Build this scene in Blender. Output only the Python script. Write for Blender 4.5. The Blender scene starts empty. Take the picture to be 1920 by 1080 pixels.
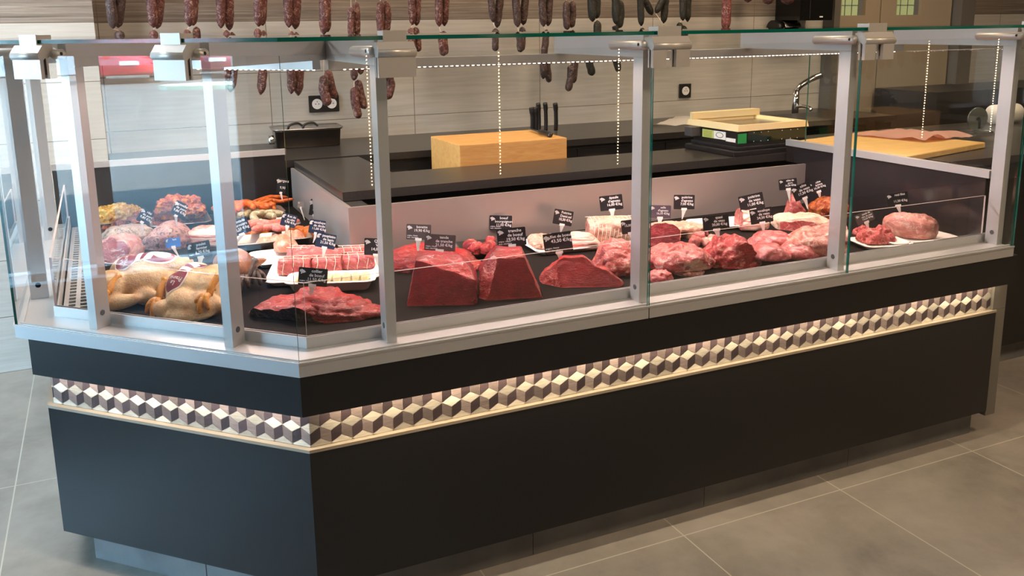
import bpy, bmesh, math, random
from mathutils import Vector, Matrix, noise, Euler
R = math.radians
rnd = random.Random(7)
S = bpy.context.scene
COL = S.collection
# ------------------------------------------------------------------ camera
H = 1.46; FPX = 1676.8; PCX = 960.0; PCY = 396.84
PIT, ROL, YAW = R(11.716), R(-.767), R(24.4935)
_fw = Vector((math.sin(YAW)*math.cos(PIT), math.cos(YAW)*math.cos(PIT), -math.sin(PIT)))
_r = Vector((math.cos(YAW), -math.sin(YAW), 0)); _u = _r.cross(_fw)
RV = _r*math.cos(ROL) + _u*math.sin(ROL); UV = -_r*math.sin(ROL) + _u*math.cos(ROL)
CAMO = Vector((0, 0, H))
cd = bpy.data.cameras.new('camera'); cam = bpy.data.objects.new('camera', cd); COL.objects.link(cam)
M3 = Matrix((RV, UV, -_fw)).transposed()
cam.matrix_world = Matrix.Translation(CAMO) @ M3.to_4x4()
cd.sensor_width = 36; cd.lens = FPX/1920*36; cd.shift_y = -(540-PCY)/1920; cd.clip_start = .05; cd.clip_end = 300
S.camera = cam
S.view_settings.view_transform = 'Standard'; S.view_settings.look = 'None'; S.view_settings.gamma = 1
S.view_settings.exposure = 0.95
# ------------------------------------------------------------------ sky and sun
W = bpy.data.worlds.new('sky'); S.world = W; W.use_nodes = True
wt = W.node_tree; wt.nodes.clear()
wo = wt.nodes.new('ShaderNodeOutputWorld'); wb = wt.nodes.new('ShaderNodeBackground')
wb.inputs['Color'].default_value = (.34, .68, 1, 1); wb.inputs['Strength'].default_value = 32.0
wt.links.new(wb.outputs[0], wo.inputs[0])
sd = bpy.data.lights.new('sun', 'SUN'); sd.energy = 70; sd.angle = R(.6); sd.color = (1, .95, .86)
so = bpy.data.objects.new('sun', sd); COL.objects.link(so)
so.rotation_euler = Vector((-.18, .62, -.75)).normalized().to_track_quat('-Z', 'Y').to_euler()

def area(name, loc, size, power, color, direction=(0, 0, -1), sy=None, spread=None):
    l = bpy.data.lights.new(name, 'AREA'); l.shape = 'RECTANGLE'; l.size = size; l.size_y = sy or size
    l.energy = power; l.color = color
    if spread: l.spread = spread
    o = bpy.data.objects.new(name, l); COL.objects.link(o); o.location = loc
    o.rotation_euler = Vector(direction).to_track_quat('-Z', 'Y').to_euler()
    return o
WARM = (1, .74, .50)
for i, (x, y, p) in enumerate([(1.2, .6, 15), (3.4, .5, 22), (5.4, .6, 15), (.9, 3.55, 11), (2.6, 3.55, 15), (4.3, 3.2, 13), (-1.6, .4, 4), (-1.5, 3.3, 16)]):  # last lamp in the list is added to brighten the left pier
    area('ceiling_lamp_light', (x, y, 2.72), .5, p, WARM)
left_fill = area('left_wall_fill_light', (-1.0, 3.35, 2.66), .6, 34, (.88, .94, 1), (.25, .55, -1), .25)  # added fill lamp, only there to brighten the left wall
# ------------------------------------------------------------------ helpers
def onz(px, py, z):
    d = _fw*FPX + RV*(px-PCX) - UV*(py-PCY); return CAMO + d*((z-H)/d.z)
def ony(px, py, y):
    d = _fw*FPX + RV*(px-PCX) - UV*(py-PCY); return CAMO + d*(y/d.y)
def mppx(P): return (Vector(P)-CAMO).dot(_fw)/FPX      # metres per pixel at a point
def new_mat(name, col=(.8, .8, .8), rough=.5, metal=0, spec=.5, coat=0, emis=None, estr=0):
    m = bpy.data.materials.new(name); m.use_nodes = True
    b = m.node_tree.nodes['Principled BSDF']
    b.inputs['Base Color'].default_value = (*col, 1); b.inputs['Roughness'].default_value = rough
    b.inputs['Metallic'].default_value = metal; b.inputs['Specular IOR Level'].default_value = spec
    b.inputs['Coat Weight'].default_value = coat; b.inputs['Coat Roughness'].default_value = .12
    if emis: b.inputs['Emission Color'].default_value = (*emis, 1); b.inputs['Emission Strength'].default_value = estr
    return m
class NT:
    def __init__(s, m): s.t = m.node_tree; s.b = s.t.nodes['Principled BSDF']
    def n(s, ty, **kw):
        x = s.t.nodes.new('ShaderNode'+ty)
        for k, v in kw.items(): setattr(x, k, v)
        return x
    def l(s, a, b): s.t.links.new(a, b)
    def coord(s, scale=(1, 1, 1)):
        c = s.n('TexCoord'); mp = s.n('Mapping'); s.l(c.outputs['Object'], mp.inputs[0]); mp.inputs['Scale'].default_value = scale
        return mp.outputs[0]
    def noise(s, vec, scale, detail=4, rough=.55, dist=0):
        x = s.n('TexNoise'); s.l(vec, x.inputs['Vector']); x.inputs['Scale'].default_value = scale
        x.inputs['Detail'].default_value = detail; x.inputs['Roughness'].default_value = rough; x.inputs['Distortion'].default_value = dist
        return x.outputs['Fac']
    def ramp(s, f, stops):
        x = s.n('ValToRGB'); s.l(f, x.inputs[0]); e = x.color_ramp.elements
        while len(e) < len(stops): e.new(.5)
        for q, (p, c) in zip(e, stops): q.position = p; q.color = (*c, 1) if len(c) == 3 else c
        return x.outputs[0]
    def mix(s, f, a, b):
        x = s.n('MixRGB')
        for i, v in enumerate((f, a, b)):
            if hasattr(v, 'links'): s.l(v, x.inputs[i])
            elif i == 0: x.inputs[0].default_value = v
            else: x.inputs[i].default_value = (*v, 1)
        return x.outputs[0]
    def math(s, op, a, b=0.0, c=None):
        x = s.n('Math', operation=op)
        for i, v in enumerate((a, b) if c is None else (a, b, c)):
            if hasattr(v, 'links'): s.l(v, x.inputs[i])
            else: x.inputs[i].default_value = v
        return x.outputs[0]
    def bump(s, f, st=.3, d=.005):
        x = s.n('Bump'); s.l(f, x.inputs['Height']); x.inputs['Strength'].default_value = st; x.inputs['Distance'].default_value = d
        s.l(x.outputs[0], s.b.inputs['Normal'])
K0, K1 = (0, 0, 0), (1, 1, 1)
def meat_mat(name, base, dark, fat, fs=25, fatlo=.60, fathi=.70, stretch=(1, 1, 3), rough=.36, bump=.35, bs=60, veins=.55, coat=.12):
    base, dark = tuple(q*.86 for q in base), tuple(q*.72 for q in dark)
    m = new_mat(name, base, rough, spec=.42, coat=coat); t = NT(m)
    v = t.coord(); v2 = t.coord(stretch)
    c = t.mix(t.ramp(t.noise(v, 14, 3), [(.35, K0), (.68, K1)]), base, dark)
    f = t.ramp(t.noise(v2, fs, 5, .6, 1.2), [(fatlo, K0), (fathi, K1)])
    n2 = t.noise(v2, fs*.55, 4, .55, 2.2)
    vein = t.ramp(t.math('ABSOLUTE', t.math('SUBTRACT', n2, .5)), [(0, (1, 1, 1)), (.022, K0)])
    tone = t.ramp(t.noise(v2, fs*2.4, 6, .7, .8), [(.32, (.55, .5, .5)), (.62, K1)])
    c = t.mix(t.math('MULTIPLY', vein, veins), t.mix(f, c, fat), fat); mm = t.n('MixRGB', blend_type='MULTIPLY'); mm.inputs[0].default_value = .75
    t.l(c, mm.inputs[1]); t.l(tone, mm.inputs[2]); t.l(mm.outputs[0], t.b.inputs['Base Color'])
    h = t.math('ADD', t.noise(v2, bs, 5, .65, .8), t.math('MULTIPLY', t.noise(v, bs*3.2, 3), .35))
    t.bump(h, min(1, bump*1.6), .007)
    return m
MT = {}
MT['beef_dark'] = meat_mat('dark beef', (.34, .012, .026), (.15, .005, .014), (.50, .08, .10), 40, .62, .9, (1, 1, 2.5))
MT['beef_cut'] = meat_mat('cut beef', (.38, .008, .016), (.24, .004, .009), (.55, .07, .08), 55, .6, .9, (1, 1, 5), .5, .3, 70, .5, 0)
MT['beef_red'] = meat_mat('red beef', (.52, .016, .024), (.26, .008, .014), (.75, .25, .2), 45, .64, .85, (1, 1, 4), bump=.7, bs=45)
MT['crust'] = meat_mat('dry crust', (.06, .035, .035), (.02, .015, .018), (.35, .22, .18), 30, .55, .75, (1, 1, 1), .6, .8)
MT['veal'] = meat_mat('veal', (.62, .13, .12), (.45, .06, .07), (.85, .60, .52), 20, .56, .72, (1, 1, 2))
MT['veal_red'] = meat_mat('veal red', (.60, .055, .06), (.36, .02, .03), (.85, .45, .38), 18, .55, .72, (1, 1, 2), bump=.5)
MT['veal_pale'] = meat_mat('veal pale', (.66, .16, .16), (.55, .10, .11), (.80, .50, .47), 16, .60, .85, (1, 1, 2), .3, .2)
MT['pork'] = meat_mat('pork', (.74, .32, .26), (.6, .2, .17), (.86, .66, .55), 12, .5, .8, (1, 1, 2))
MT['pork_cut'] = meat_mat('pork cut', (.52, .17, .13), (.38, .09, .08), (.75, .5, .4), 22, .5, .7, (1, 1, 1))
MT['pale_pink'] = meat_mat('pale pink', (.66, .31, .29), (.48, .17, .17), (.82, .62, .56), 14, .5, .8, (1, 1, 1))
MT['peppered'] = meat_mat('peppered', (.56, .30, .27), (.40, .18, .18), (.10, .06, .04), 60, .52, .60, (1, 1, 1))
MT['peppered_grey'] = meat_mat('peppered grey', (.52, .42, .36), (.40, .28, .26), (.12, .09, .06), 75, .5, .60, (1, 1, 1))
MT['poultry'] = meat_mat('poultry', (.85, .36, .24), (.78, .27, .18), (.92, .62, .48), 10, .55, .8, (1, 1, 1), .3, .15)
MT['fat'] = meat_mat('fat', (.84, .66, .48), (.80, .52, .38), (.72, .30, .22), 18, .56, .8, (1, 1, 2))
MT['fat_pink'] = meat_mat('fat pink', (.82, .50, .38), (.76, .34, .25), (.88, .72, .55), 20, .5, .75, (1, 1, 2))
MT['skin'] = meat_mat('chicken skin', (.76, .54, .28), (.74, .40, .20), (.80, .66, .40), 9, .42, .7, (1, 1, 1), .38, .35, 110, .25)
MT['skin_dark'] = meat_mat('brown skin', (.42, .18, .08), (.26, .10, .05), (.55, .28, .14), 12, .5, .8, (1, 1, 1), .4, .3, 120)
MT['foot'] = meat_mat('yellow foot', (.78, .34, .03), (.62, .22, .02), (.8, .45, .10), 30, .6, .9, (1, 1, 1))
MT['foot_dark'] = meat_mat('dark foot', (.05, .03, .02), (.03, .02, .015), (.12, .07, .04), 30, .6, .9, (1, 1, 1))
MT['marinade_red'] = meat_mat('red marinade', (.40, .055, .010), (.17, .02, .006), (.62, .20, .03), 30, .5, .68, (1, 1, 1), .22, .6)
MT['marinade_brown'] = meat_mat('brown marinade', (.20, .025, .010), (.08, .012, .006), (.40, .11, .03), 34, .55, .7, (1, 1, 1), .22, .6)
MT['marinade_yellow'] = meat_mat('yellow marinade', (.50, .29, .04), (.34, .13, .02), (.66, .50, .16), 30, .5, .68, (1, 1, 1), .25, .5)
MT['merguez'] = meat_mat('orange sausage', (.72, .14, .02), (.55, .08, .012), (.85, .28, .06), 26, .55, .8, (1, 1, 1))
MT['herb'] = meat_mat('herb sausage', (.42, .36, .20), (.26, .22, .10), (.60, .54, .38), 40, .5, .65, (1, 1, 1))
MT['chipo'] = meat_mat('pink sausage', (.80, .25, .20), (.70, .17, .14), (.86, .42, .34), 28, .55, .8, (1, 1, 1))
MT['skewer'] = meat_mat('orange meatball', (.78, .20, .02), (.55, .10, .01), (.86, .40, .08), 40, .5, .7, (1, 1, 1), .4, .8)
MT['mince'] = meat_mat('minced meat', (.72, .12, .12), (.52, .05, .06), (.85, .40, .36), 60, .52, .7, (1, 1, 1), .35, .8, 90)
MT['bacon'] = meat_mat('bacon', (.74, .22, .18), (.62, .13, .11), (.88, .68, .56), 8, .45, .55, (.4, .4, 9), .35, .2)
MT['cheese'] = meat_mat('pale yellow slice', (.86, .78, .44), (.82, .72, .36), (.90, .84, .60), 10, .5, .9, (1, 1, 1), .4, .1)
MT['salami_red'] = meat_mat('dry sausage red', (.145, .035, .03), (.06, .015, .015), (.42, .25, .20), 55, .52, .66, (1, 1, 1), .5, .9, 70)
MT['salami_brown'] = meat_mat('dry sausage brown', (.075, .035, .03), (.035, .018, .016), (.24, .17, .14), 60, .54, .70, (1, 1, 1), .5, .9, 70)
MT['salami_green'] = meat_mat('herb crusted dry sausage', (.018, .018, .010), (.008, .009, .006), (.10, .09, .05), 70, .58, .76, (1, 1, 1), .6, .9, 80)

ALU = new_mat('satin aluminium', (.52, .52, .52), .36, .55)
t = NT(ALU); t.bump(t.noise(t.coord((1, 1, 60)), 30, 2), .03, .001)
ALUM = new_mat('brushed clamp metal', (.50, .48, .45), .36, .4)
STEEL = new_mat('stainless steel', (.55, .55, .55), .25, 1)
CHROME = new_mat('chrome', (.75, .75, .75), .08, 1)
BLACKP = new_mat('black laminate panel', (.010, .010, .0105), .36, spec=.38)
t = NT(BLACKP); t.bump(t.noise(t.coord(), 400, 2), .08, .0006)
DECK = new_mat('black deck surface', (.013, .011, .011), .6, spec=.3); DECK.node_tree.nodes['Principled BSDF'].inputs['IOR'].default_value = 1.12
STONE = new_mat('dark stone worktop', (.030, .028, .026), .28)
t = NT(STONE); t.l(t.mix(t.ramp(t.noise(t.coord(), 500, 2), [(.45, K0), (.75, K1)]), (.022, .021, .02), (.055, .05, .046)), t.b.inputs['Base Color'])
BLACK = new_mat('black plastic', (.012, .012, .013), .35)
MATBLACK = new_mat('matt black', (.008, .008, .008), .7)
DGREY = new_mat('dark grey plastic', (.06, .06, .065), .5)
WHITE = new_mat('white plastic', (.82, .80, .78), .4)
FOAM = new_mat('white foam tray', (.84, .82, .78), .55)
BTRAY = new_mat('black tray', (.02, .02, .02), .3)
CARD = new_mat('slate card', (.013, .013, .016), .42)
CARDB = new_mat('blue card', (.010, .024, .060), .42)
CARDG = new_mat('glossy grey card', (.085, .070, .070), .22)
INK = new_mat('white lettering', (.86, .84, .84), .5)
PAPER = new_mat('white paper', (.85, .82, .76), .7)
PINKP = new_mat('pink paper', (.80, .50, .42), .7)
CREAM = new_mat('cream plastic', (.80, .66, .36), .4)
GREEN = new_mat('green sticker', (.02, .30, .07), .5)
LIME = new_mat('lime label', (.55, .62, .16), .5)
BURG = new_mat('burgundy label', (.20, .015, .035), .35)
TWINE = new_mat('white twine', (.80, .66, .56), .8)
TRIM = new_mat('pale wood trim', (.26, .215, .16), .5)
WOODB = new_mat('butcher wood', (.7, .4, .14), .5)
t = NT(WOODB); v = t.coord((1, 6, 6)); t.l(t.mix(t.ramp(t.noise(v, 9, 5, .6, .8), [(.3, K0), (.75, K1)]), (.74, .42, .14), (.58, .28, .075)), t.b.inputs['Base Color'])
WOODY = new_mat('pale cutting board', (.75, .5, .2), .45)
t = NT(WOODY); v = t.coord((1, 8, 1)); t.l(t.mix(t.ramp(t.noise(v, 7, 5, .6, .8), [(.3, K0), (.75, K1)]), (.78, .52, .20), (.64, .38, .12)), t.b.inputs['Base Color'])
TAUPE = new_mat('taupe lacquer', (.34, .28, .20), .45)
GREYG = new_mat('grey cladding', (.13, .12, .10), .5)
PLINTH = new_mat('grey concrete plinth', (.2, .2, .19), .55)
t = NT(PLINTH); t.l(t.mix(t.ramp(t.noise(t.coord(), 6, 6), [(.3, K0), (.7, K1)]), (.10, .10, .10), (.17, .165, .155)), t.b.inputs['Base Color'])
LEDM = new_mat('led diode', (1, .9, .7), .5, emis=(1, .80, .52), estr=9)
LEDP = new_mat('pink white led diode', (1, .9, .9), .5, emis=(1, .82, .76), estr=3)
EDGE = new_mat('green glass edge', (.0, .10, .075), .12, spec=.6)

def glass_mat(name, tint=(.985, .995, .99), boost=1.55):
    m = bpy.data.materials.new(name); m.use_nodes = True; nt = m.node_tree; nt.nodes.clear()
    o = nt.nodes.new('ShaderNodeOutputMaterial'); tr = nt.nodes.new('ShaderNodeBsdfTransparent'); gl = nt.nodes.new('ShaderNodeBsdfGlossy')
    tr.inputs[0].default_value = (*tint, 1); gl.inputs['Roughness'].default_value = 0
    fr = nt.nodes.new('ShaderNodeFresnel'); fr.inputs[0].default_value = 1.5
    ge = nt.nodes.new('ShaderNodeNewGeometry'); inv = nt.nodes.new('ShaderNodeMath'); inv.operation = 'SUBTRACT'; inv.inputs[0].default_value = 1
    mu = nt.nodes.new('ShaderNodeMath'); mu.operation = 'MULTIPLY'; mu.inputs[1].default_value = boost
    m2 = nt.nodes.new('ShaderNodeMath'); m2.operation = 'MULTIPLY'; m2.use_clamp = True
    mx = nt.nodes.new('ShaderNodeMixShader')
    L = nt.links.new
    L(fr.outputs[0], mu.inputs[0]); L(ge.outputs['Backfacing'], inv.inputs[1]); L(mu.outputs[0], m2.inputs[0]); L(inv.outputs[0], m2.inputs[1])
    L(m2.outputs[0], mx.inputs[0]); L(tr.outputs[0], mx.inputs[1]); L(gl.outputs[0], mx.inputs[2]); L(mx.outputs[0], o.inputs[0])
    return m
GLASS = glass_mat('clear glass'); GUARD = glass_mat('clear guard', (.99, .99, .99), .4)

def mesh_from(bm, name, mats, smooth=False):
    me = bpy.data.meshes.new(name); bm.normal_update(); bm.to_mesh(me); bm.free()
    for m in (mats if isinstance(mats, (list, tuple)) else [mats]): me.materials.append(m)
    if smooth:
        for p in me.polygons: p.use_smooth = True
    return me
def obj(name, bm, mats, parent=None, smooth=False, loc=None, rot=None):
    o = bpy.data.objects.new(name, mesh_from(bm, name, mats, smooth)); COL.objects.link(o)
    if parent: o.parent = parent
    if loc is not None: o.location = loc
    if rot is not None: o.rotation_euler = rot
    return o
def tag(o, label, cat, group=None):
    o['label'] = label; o['category'] = cat
    if group: o['group'] = group
    return o
def thing(name, label, cat, loc=(0, 0, 0), rot=(0, 0, 0), group=None):
    o = bpy.data.objects.new(name, None); COL.objects.link(o); o.location = loc; o.rotation_euler = rot; o.empty_display_size = .02
    return tag(o, label, cat, group)
def struct(o): o['kind'] = 'structure'; return o
def box(bm, x0, x1, y0, y1, z0, z1, mi=0, mat=None, bev=0):
    vs = [bm.verts.new((x, y, z)) for x in (x0, x1) for y in (y0, y1) for z in (z0, z1)]
    if mat is not None:
        for v in vs: v.co = mat @ v.co
    fs = []
    for q in ((0, 1, 3, 2), (4, 6, 7, 5), (0, 4, 5, 1), (2, 3, 7, 6), (0, 2, 6, 4), (1, 5, 7, 3)):
        f = bm.faces.new([vs[i] for i in q]); f.material_index = mi; fs.append(f)
    bmesh.ops.recalc_face_normals(bm, faces=fs)
    if bev:
        es = list({e for f in fs for e in f.edges})
        bmesh.ops.bevel(bm, geom=es, offset=bev, segments=2, affect='EDGES', profile=.6)
    return fs
def bx(*a, **k):
    bm = bmesh.new(); box(bm, *a, **k); return bm
def prism(bm, poly, z0, z1, mi=0):
    lo = [bm.verts.new((p[0], p[1], z0)) for p in poly]; hi = [bm.verts.new((p[0], p[1], z1)) for p in poly]
    fs = [bm.faces.new(lo), bm.faces.new(hi)]
    n = len(poly)
    for i in range(n): fs.append(bm.faces.new((lo[i], lo[(i+1) % n], hi[(i+1) % n], hi[i])))
    for f in fs: f.material_index = mi
    bmesh.ops.recalc_face_normals(bm, faces=fs)
    return fs
def cyl(bm, p, q, r, r2=None, n=16, mi=0):
    p = Vector(p); q = Vector(q); d = (q-p).normalized(); a = d.orthogonal().normalized(); b = d.cross(a); r2 = r if r2 is None else r2
    A = [bm.verts.new(p+(a*math.cos(2*math.pi*i/n)+b*math.sin(2*math.pi*i/n))*r) for i in range(n)]
    B = [bm.verts.new(q+(a*math.cos(2*math.pi*i/n)+b*math.sin(2*math.pi*i/n))*r2) for i in range(n)]
    fs = [bm.faces.new(A), bm.faces.new(B)] + [bm.faces.new((A[i], A[(i+1) % n], B[(i+1) % n], B[i])) for i in range(n)]
    for f in fs: f.material_index = mi
    for f in fs[2:]: f.smooth = True
    bmesh.ops.recalc_face_normals(bm, faces=fs)
def tube(bm, pts, rad, n=10, cap=True, mi=0, flat=1):
    pts = [Vector(p) for p in pts]; m = len(pts)
    if not hasattr(rad, '__len__'): rad = [rad]*m
    rings = []; a = None
    for i, p in enumerate(pts):
        d = (pts[min(i+1, m-1)]-pts[max(i-1, 0)]).normalized()
        a = d.orthogonal().normalized() if a is None else (a-d*a.dot(d)).normalized()
        b = d.cross(a)
        rings.append([bm.verts.new(p+(a*math.cos(2*math.pi*k/n)+b*flat*math.sin(2*math.pi*k/n))*rad[i]) for k in range(n)])
    fs = []
    for i in range(m-1):
        for k in range(n): fs.append(bm.faces.new((rings[i][k], rings[i][(k+1) % n], rings[i+1][(k+1) % n], rings[i+1][k])))
    if cap: fs += [bm.faces.new(rings[0]), bm.faces.new(rings[-1])]
    for f in fs: f.smooth = True; f.material_index = mi
    bmesh.ops.recalc_face_normals(bm, faces=fs)
def bez(pts, n=14):
    """smooth chain through control points (Catmull-Rom)"""
    P = [Vector(p) for p in pts]; P = [P[0]*2-P[1]]+P+[P[-1]*2-P[-2]]; out = []
    for i in range(1, len(P)-2):
        for k in range(n):
            u = k/n; a, b, c, d = P[i-1:i+3]
            out.append(.5*((2*b)+(c-a)*u+(2*a-5*b+4*c-d)*u*u+(3*b-a-3*c+d)*u**3))
    out.append(P[-2]); return out
def sausage_pts(pts, r, n=9, seg=4, k=5):
    c = bez(pts, k); m = len(c); rad = []
    for i in range(m):
        u = min(i, m-1-i)/(m-1)*2; rad.append(r*(1-(1-min(1, u*2.6+.06))**2.2)**.5 if u < .36 else r)
    return c, rad
def rrect(a, b, r, n=4):
    out = []
    for cx, cy, s in ((a-r, b-r, 0), (-a+r, b-r, 90), (-a+r, -b+r, 180), (a-r, -b+r, 270)):
        for i in range(n+1):
            w = R(s+90*i/n); out.append((cx+r*math.cos(w), cy+r*math.sin(w)))
    return out
def tray_bm(w, d, h, slope=.018, rim=.008, th=.003, r=.03):
    bm = bmesh.new(); rings = []
    for (ins, z) in ((slope+.004, 0), (slope, .002), (rim, h-.003), (0, h-.003), (0, h), (rim+.001, h), (slope+th, th+.001), (slope+th+.01, th)):
        rings.append([bm.verts.new((x, y, z)) for x, y in rrect(w/2-ins, d/2-ins, max(.006, r-ins*.5))])
    n = len(rings[0])
    for A, B in zip(rings, rings[1:]):
        for i in range(n):
            f = bm.faces.new((A[i], A[(i+1) % n], B[(i+1) % n], B[i])); f.smooth = True
    bm.faces.new(rings[0]); bm.faces.new(rings[-1])
    bmesh.ops.recalc_face_normals(bm, faces=bm.faces)
    return bm
def interp(tab, x):
    if x <= tab[0][0]: return tab[0][1]
    for (a, fa), (b, fb) in zip(tab, tab[1:]):
        if x <= b:
            u = (x-a)/(b-a); u = u*u*(3-2*u); return fa+(fb-fa)*u
    return tab[-1][1]
def blob_bm(w, d, h, seed=0, lump=.012, ls=9, p=2.6, prof=None, plan=None, cuts=(), sub=5, bottom=-.45, fine=.002, lean=0):
    """a lump of meat: a superellipsoid with its own silhouette, uneven surface, flat underside and knife cuts"""
    bm = bmesh.new(); bmesh.ops.create_icosphere(bm, subdivisions=sub, radius=1)
    off = Vector((seed*3.7, seed*1.3, seed*7.1))
    for v in bm.verts:
        c = v.co; q = (abs(c.x)**p+abs(c.y)**p+abs(c.z)**p)**(-1/p); c = c*q
        z = c.z
        if z < bottom: z = bottom+(z-bottom)*.04
        z = (z-bottom)/(1-bottom)
        if prof: z *= interp(prof, c.x)
        s = interp(plan, c.x) if plan else 1
        q = Vector((c.x*w/2, c.y*d/2*s+lean*c.x*d, z*h))
        nn = Vector((c.x, c.y, max(c.z, 0)))
        a = noise.noise(q*ls+off)*lump + noise.noise(q*ls*3.1+off)*lump*.45 + noise.noise(q*70+off)*fine*1.4
        a -= max(0, .16-abs(noise.noise(q*ls*1.3+off*2)))*lump*3.2
        if z < .04: a *= .3
        q += nn*a; q.z = max(q.z, 0); v.co = q
    bm.faces.ensure_lookup_table()
    for i, (pt, nv) in enumerate(cuts):
        pt = Vector(pt); nv = Vector(nv).normalized(); hit = set()
        for v in bm.verts:
            s_ = (v.co-pt).dot(nv)
            if s_ > 0: v.co -= nv*(s_-.0025*noise.noise(v.co*40+off)); hit.add(v.index); v.co.z = max(v.co.z, 0)
        for f in bm.faces:
            if all(v.index in hit for v in f.verts): f.material_index = i+1
    for f in bm.faces: f.smooth = True
    for e in bm.edges:
        if len({f.material_index for f in e.link_faces}) > 1: e.smooth = False
    return bm
DZ = .70
VR = -YAW        # rotation that faces the shop front
def contact(px, py, z, d):
    """point under the middle of a thing whose near edge touches the surface at pixel (px, py)"""
    P = onz(px, py, z); v = Vector((P.x, P.y, 0)).normalized(); return P+v*(d/2)
def item(name, label, cat, px, py, w, d, h, mats, rot=0, z=DZ, group=None, **k):
    bm = blob_bm(w, d, h, **k)
    o = obj(name, bm, mats, None, True, contact(px, py, z, d), (0, 0, VR+R(rot)))
    return tag(o, label, cat, group)
def text_bm(lines, mirror=False):
    """lines: (text, x, z, size, align) lettering standing in the xz plane"""
    bm = bmesh.new()
    for s, x, z, size, al in lines:
        cu = bpy.data.curves.new('t', 'FONT'); cu.body = s; cu.size = size; cu.align_x = al; cu.extrude = .0002; cu.resolution_u = 2; cu.offset = size*.012
        o = bpy.data.objects.new('t', cu); COL.objects.link(o)
        dg = bpy.context.evaluated_depsgraph_get(); me = bpy.data.meshes.new_from_object(o.evaluated_get(dg))
        me.transform(Matrix.Translation((x, 0, z)) @ Matrix.Rotation(R(90), 4, 'X'))
        bm.from_mesh(me); bpy.data.objects.remove(o); bpy.data.curves.remove(cu); bpy.data.meshes.remove(me)
    return bm
# ------------------------------------------------------------------ setting: floor, walls, ceiling
YW = 4.58
def tile_floor():
    m = new_mat('floor tile', (.2, .18, .15), .32, spec=.5); t = NT(m); v = t.coord()
    sx = t.n('SeparateXYZ'); t.l(v, sx.inputs[0])
    def line(c, o, step, wd):
        f = t.math('FRACT', t.math('DIVIDE', t.math('SUBTRACT', c, o), step)); a = t.math('ABSOLUTE', t.math('SUBTRACT', f, .5))
        return t.math('GREATER_THAN', a, .5-wd/step/2)
    g = t.math('MAXIMUM', line(sx.outputs[0], 1.422, .6, .004), line(sx.outputs[1], 1.944, 1.2, .004))
    c = t.ramp(t.noise(v, 2.2, 8, .65, .4), [(.30, (.13, .118, .10)), (.50, (.215, .193, .165)), (.72, (.32, .29, .25))])
    c2 = t.mix(t.ramp(t.noise(v, 9, 6, .7), [(.35, K0), (.7, K1)]), c, (.28, .25, .21))
    t.l(t.mix(g, t.mix(.5, c, c2), (.42, .38, .31)), t.b.inputs['Base Color'])
    t.bump(t.math('SUBTRACT', t.noise(v, 30, 4), g), .08, .002)
    t.l(t.ramp(t.noise(v, 5, 4), [(.3, (.30,)*3), (.7, (.48,)*3)]), t.b.inputs['Roughness'])
    return m
struct(obj('floor', bx(-3.5, 8.6, -1.7, 4.8, -.06, 0), tile_floor()))
CEIL = new_mat('ceiling white', (.62, .60, .57), .9)
struct(obj('ceiling', bx(-3.5, 8.6, -1.7, 4.8, 2.8, 2.9), CEIL))
def wall_tile(name):
    m = new_mat(name, (.6, .58, .52), .22, spec=.5); t = NT(m); v = t.coord()
    sx = t.n('SeparateXYZ'); t.l(v, sx.inputs[0]); X, Z = sx.outputs[0], sx.outputs[2]
    fx = t.math('FRACT', t.math('DIVIDE', t.math('SUBTRACT', X, .771), .75)); gx = t.math('GREATER_THAN', t.math('ABSOLUTE', t.math('SUBTRACT', fx, .5)), .5-.0022)
    fz = t.math('FRACT', t.math('DIVIDE', Z, .25)); gz = t.math('GREATER_THAN', t.math('ABSOLUTE', t.math('SUBTRACT', fz, .5)), .5-.006)
    g = t.math('MAXIMUM', gx, gz)
    vs = t.coord((1.2, 1, 22))
    light = t.ramp(t.noise(vs, 3, 4), [(.3, (.47, .45, .40)), (.7, (.56, .54, .49))])
    vw = t.coord((.7, 1, 40))
    wn = t.noise(vw, 2.4, 6, .6, .5)
    wood = t.ramp(wn, [(.30, (.12, .095, .075)), (.52, (.22, .185, .15)), (.72, (.34, .295, .245))])
    up = t.math('GREATER_THAN', Z, 1.5)
    c = t.mix(up, light, wood)
    t.l(t.mix(g, c, (.16, .13, .10)), t.b.inputs['Base Color'])
    t.l(t.math('MULTIPLY_ADD', up, .25, .16), t.b.inputs['Roughness'])
    hgt = t.math('ADD', t.math('MULTIPLY', t.math('MULTIPLY', wn, up), 1.0), t.math('MULTIPLY', g, -.4))
    t.bump(hgt, .5, .006)
    return m
WT = wall_tile('wall tile')
struct(obj('wall_back', bx(.006, 8.6, YW, YW+.12, 0, 2.8), WT))
struct(obj('wall_left', bx(-3.5, .006, 4.30, YW+.12, 0, 2.8), WT))
PLAST = new_mat('plaster', (.12, .11, .10), .8)
struct(obj('wall_front', bx(-3.5, 8.6, -1.8, -1.7, 0, 2.8), PLAST))
struct(obj('wall_right', bx(8.6, 8.7, -1.7, 4.8, 0, 2.8), PLAST))
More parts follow.
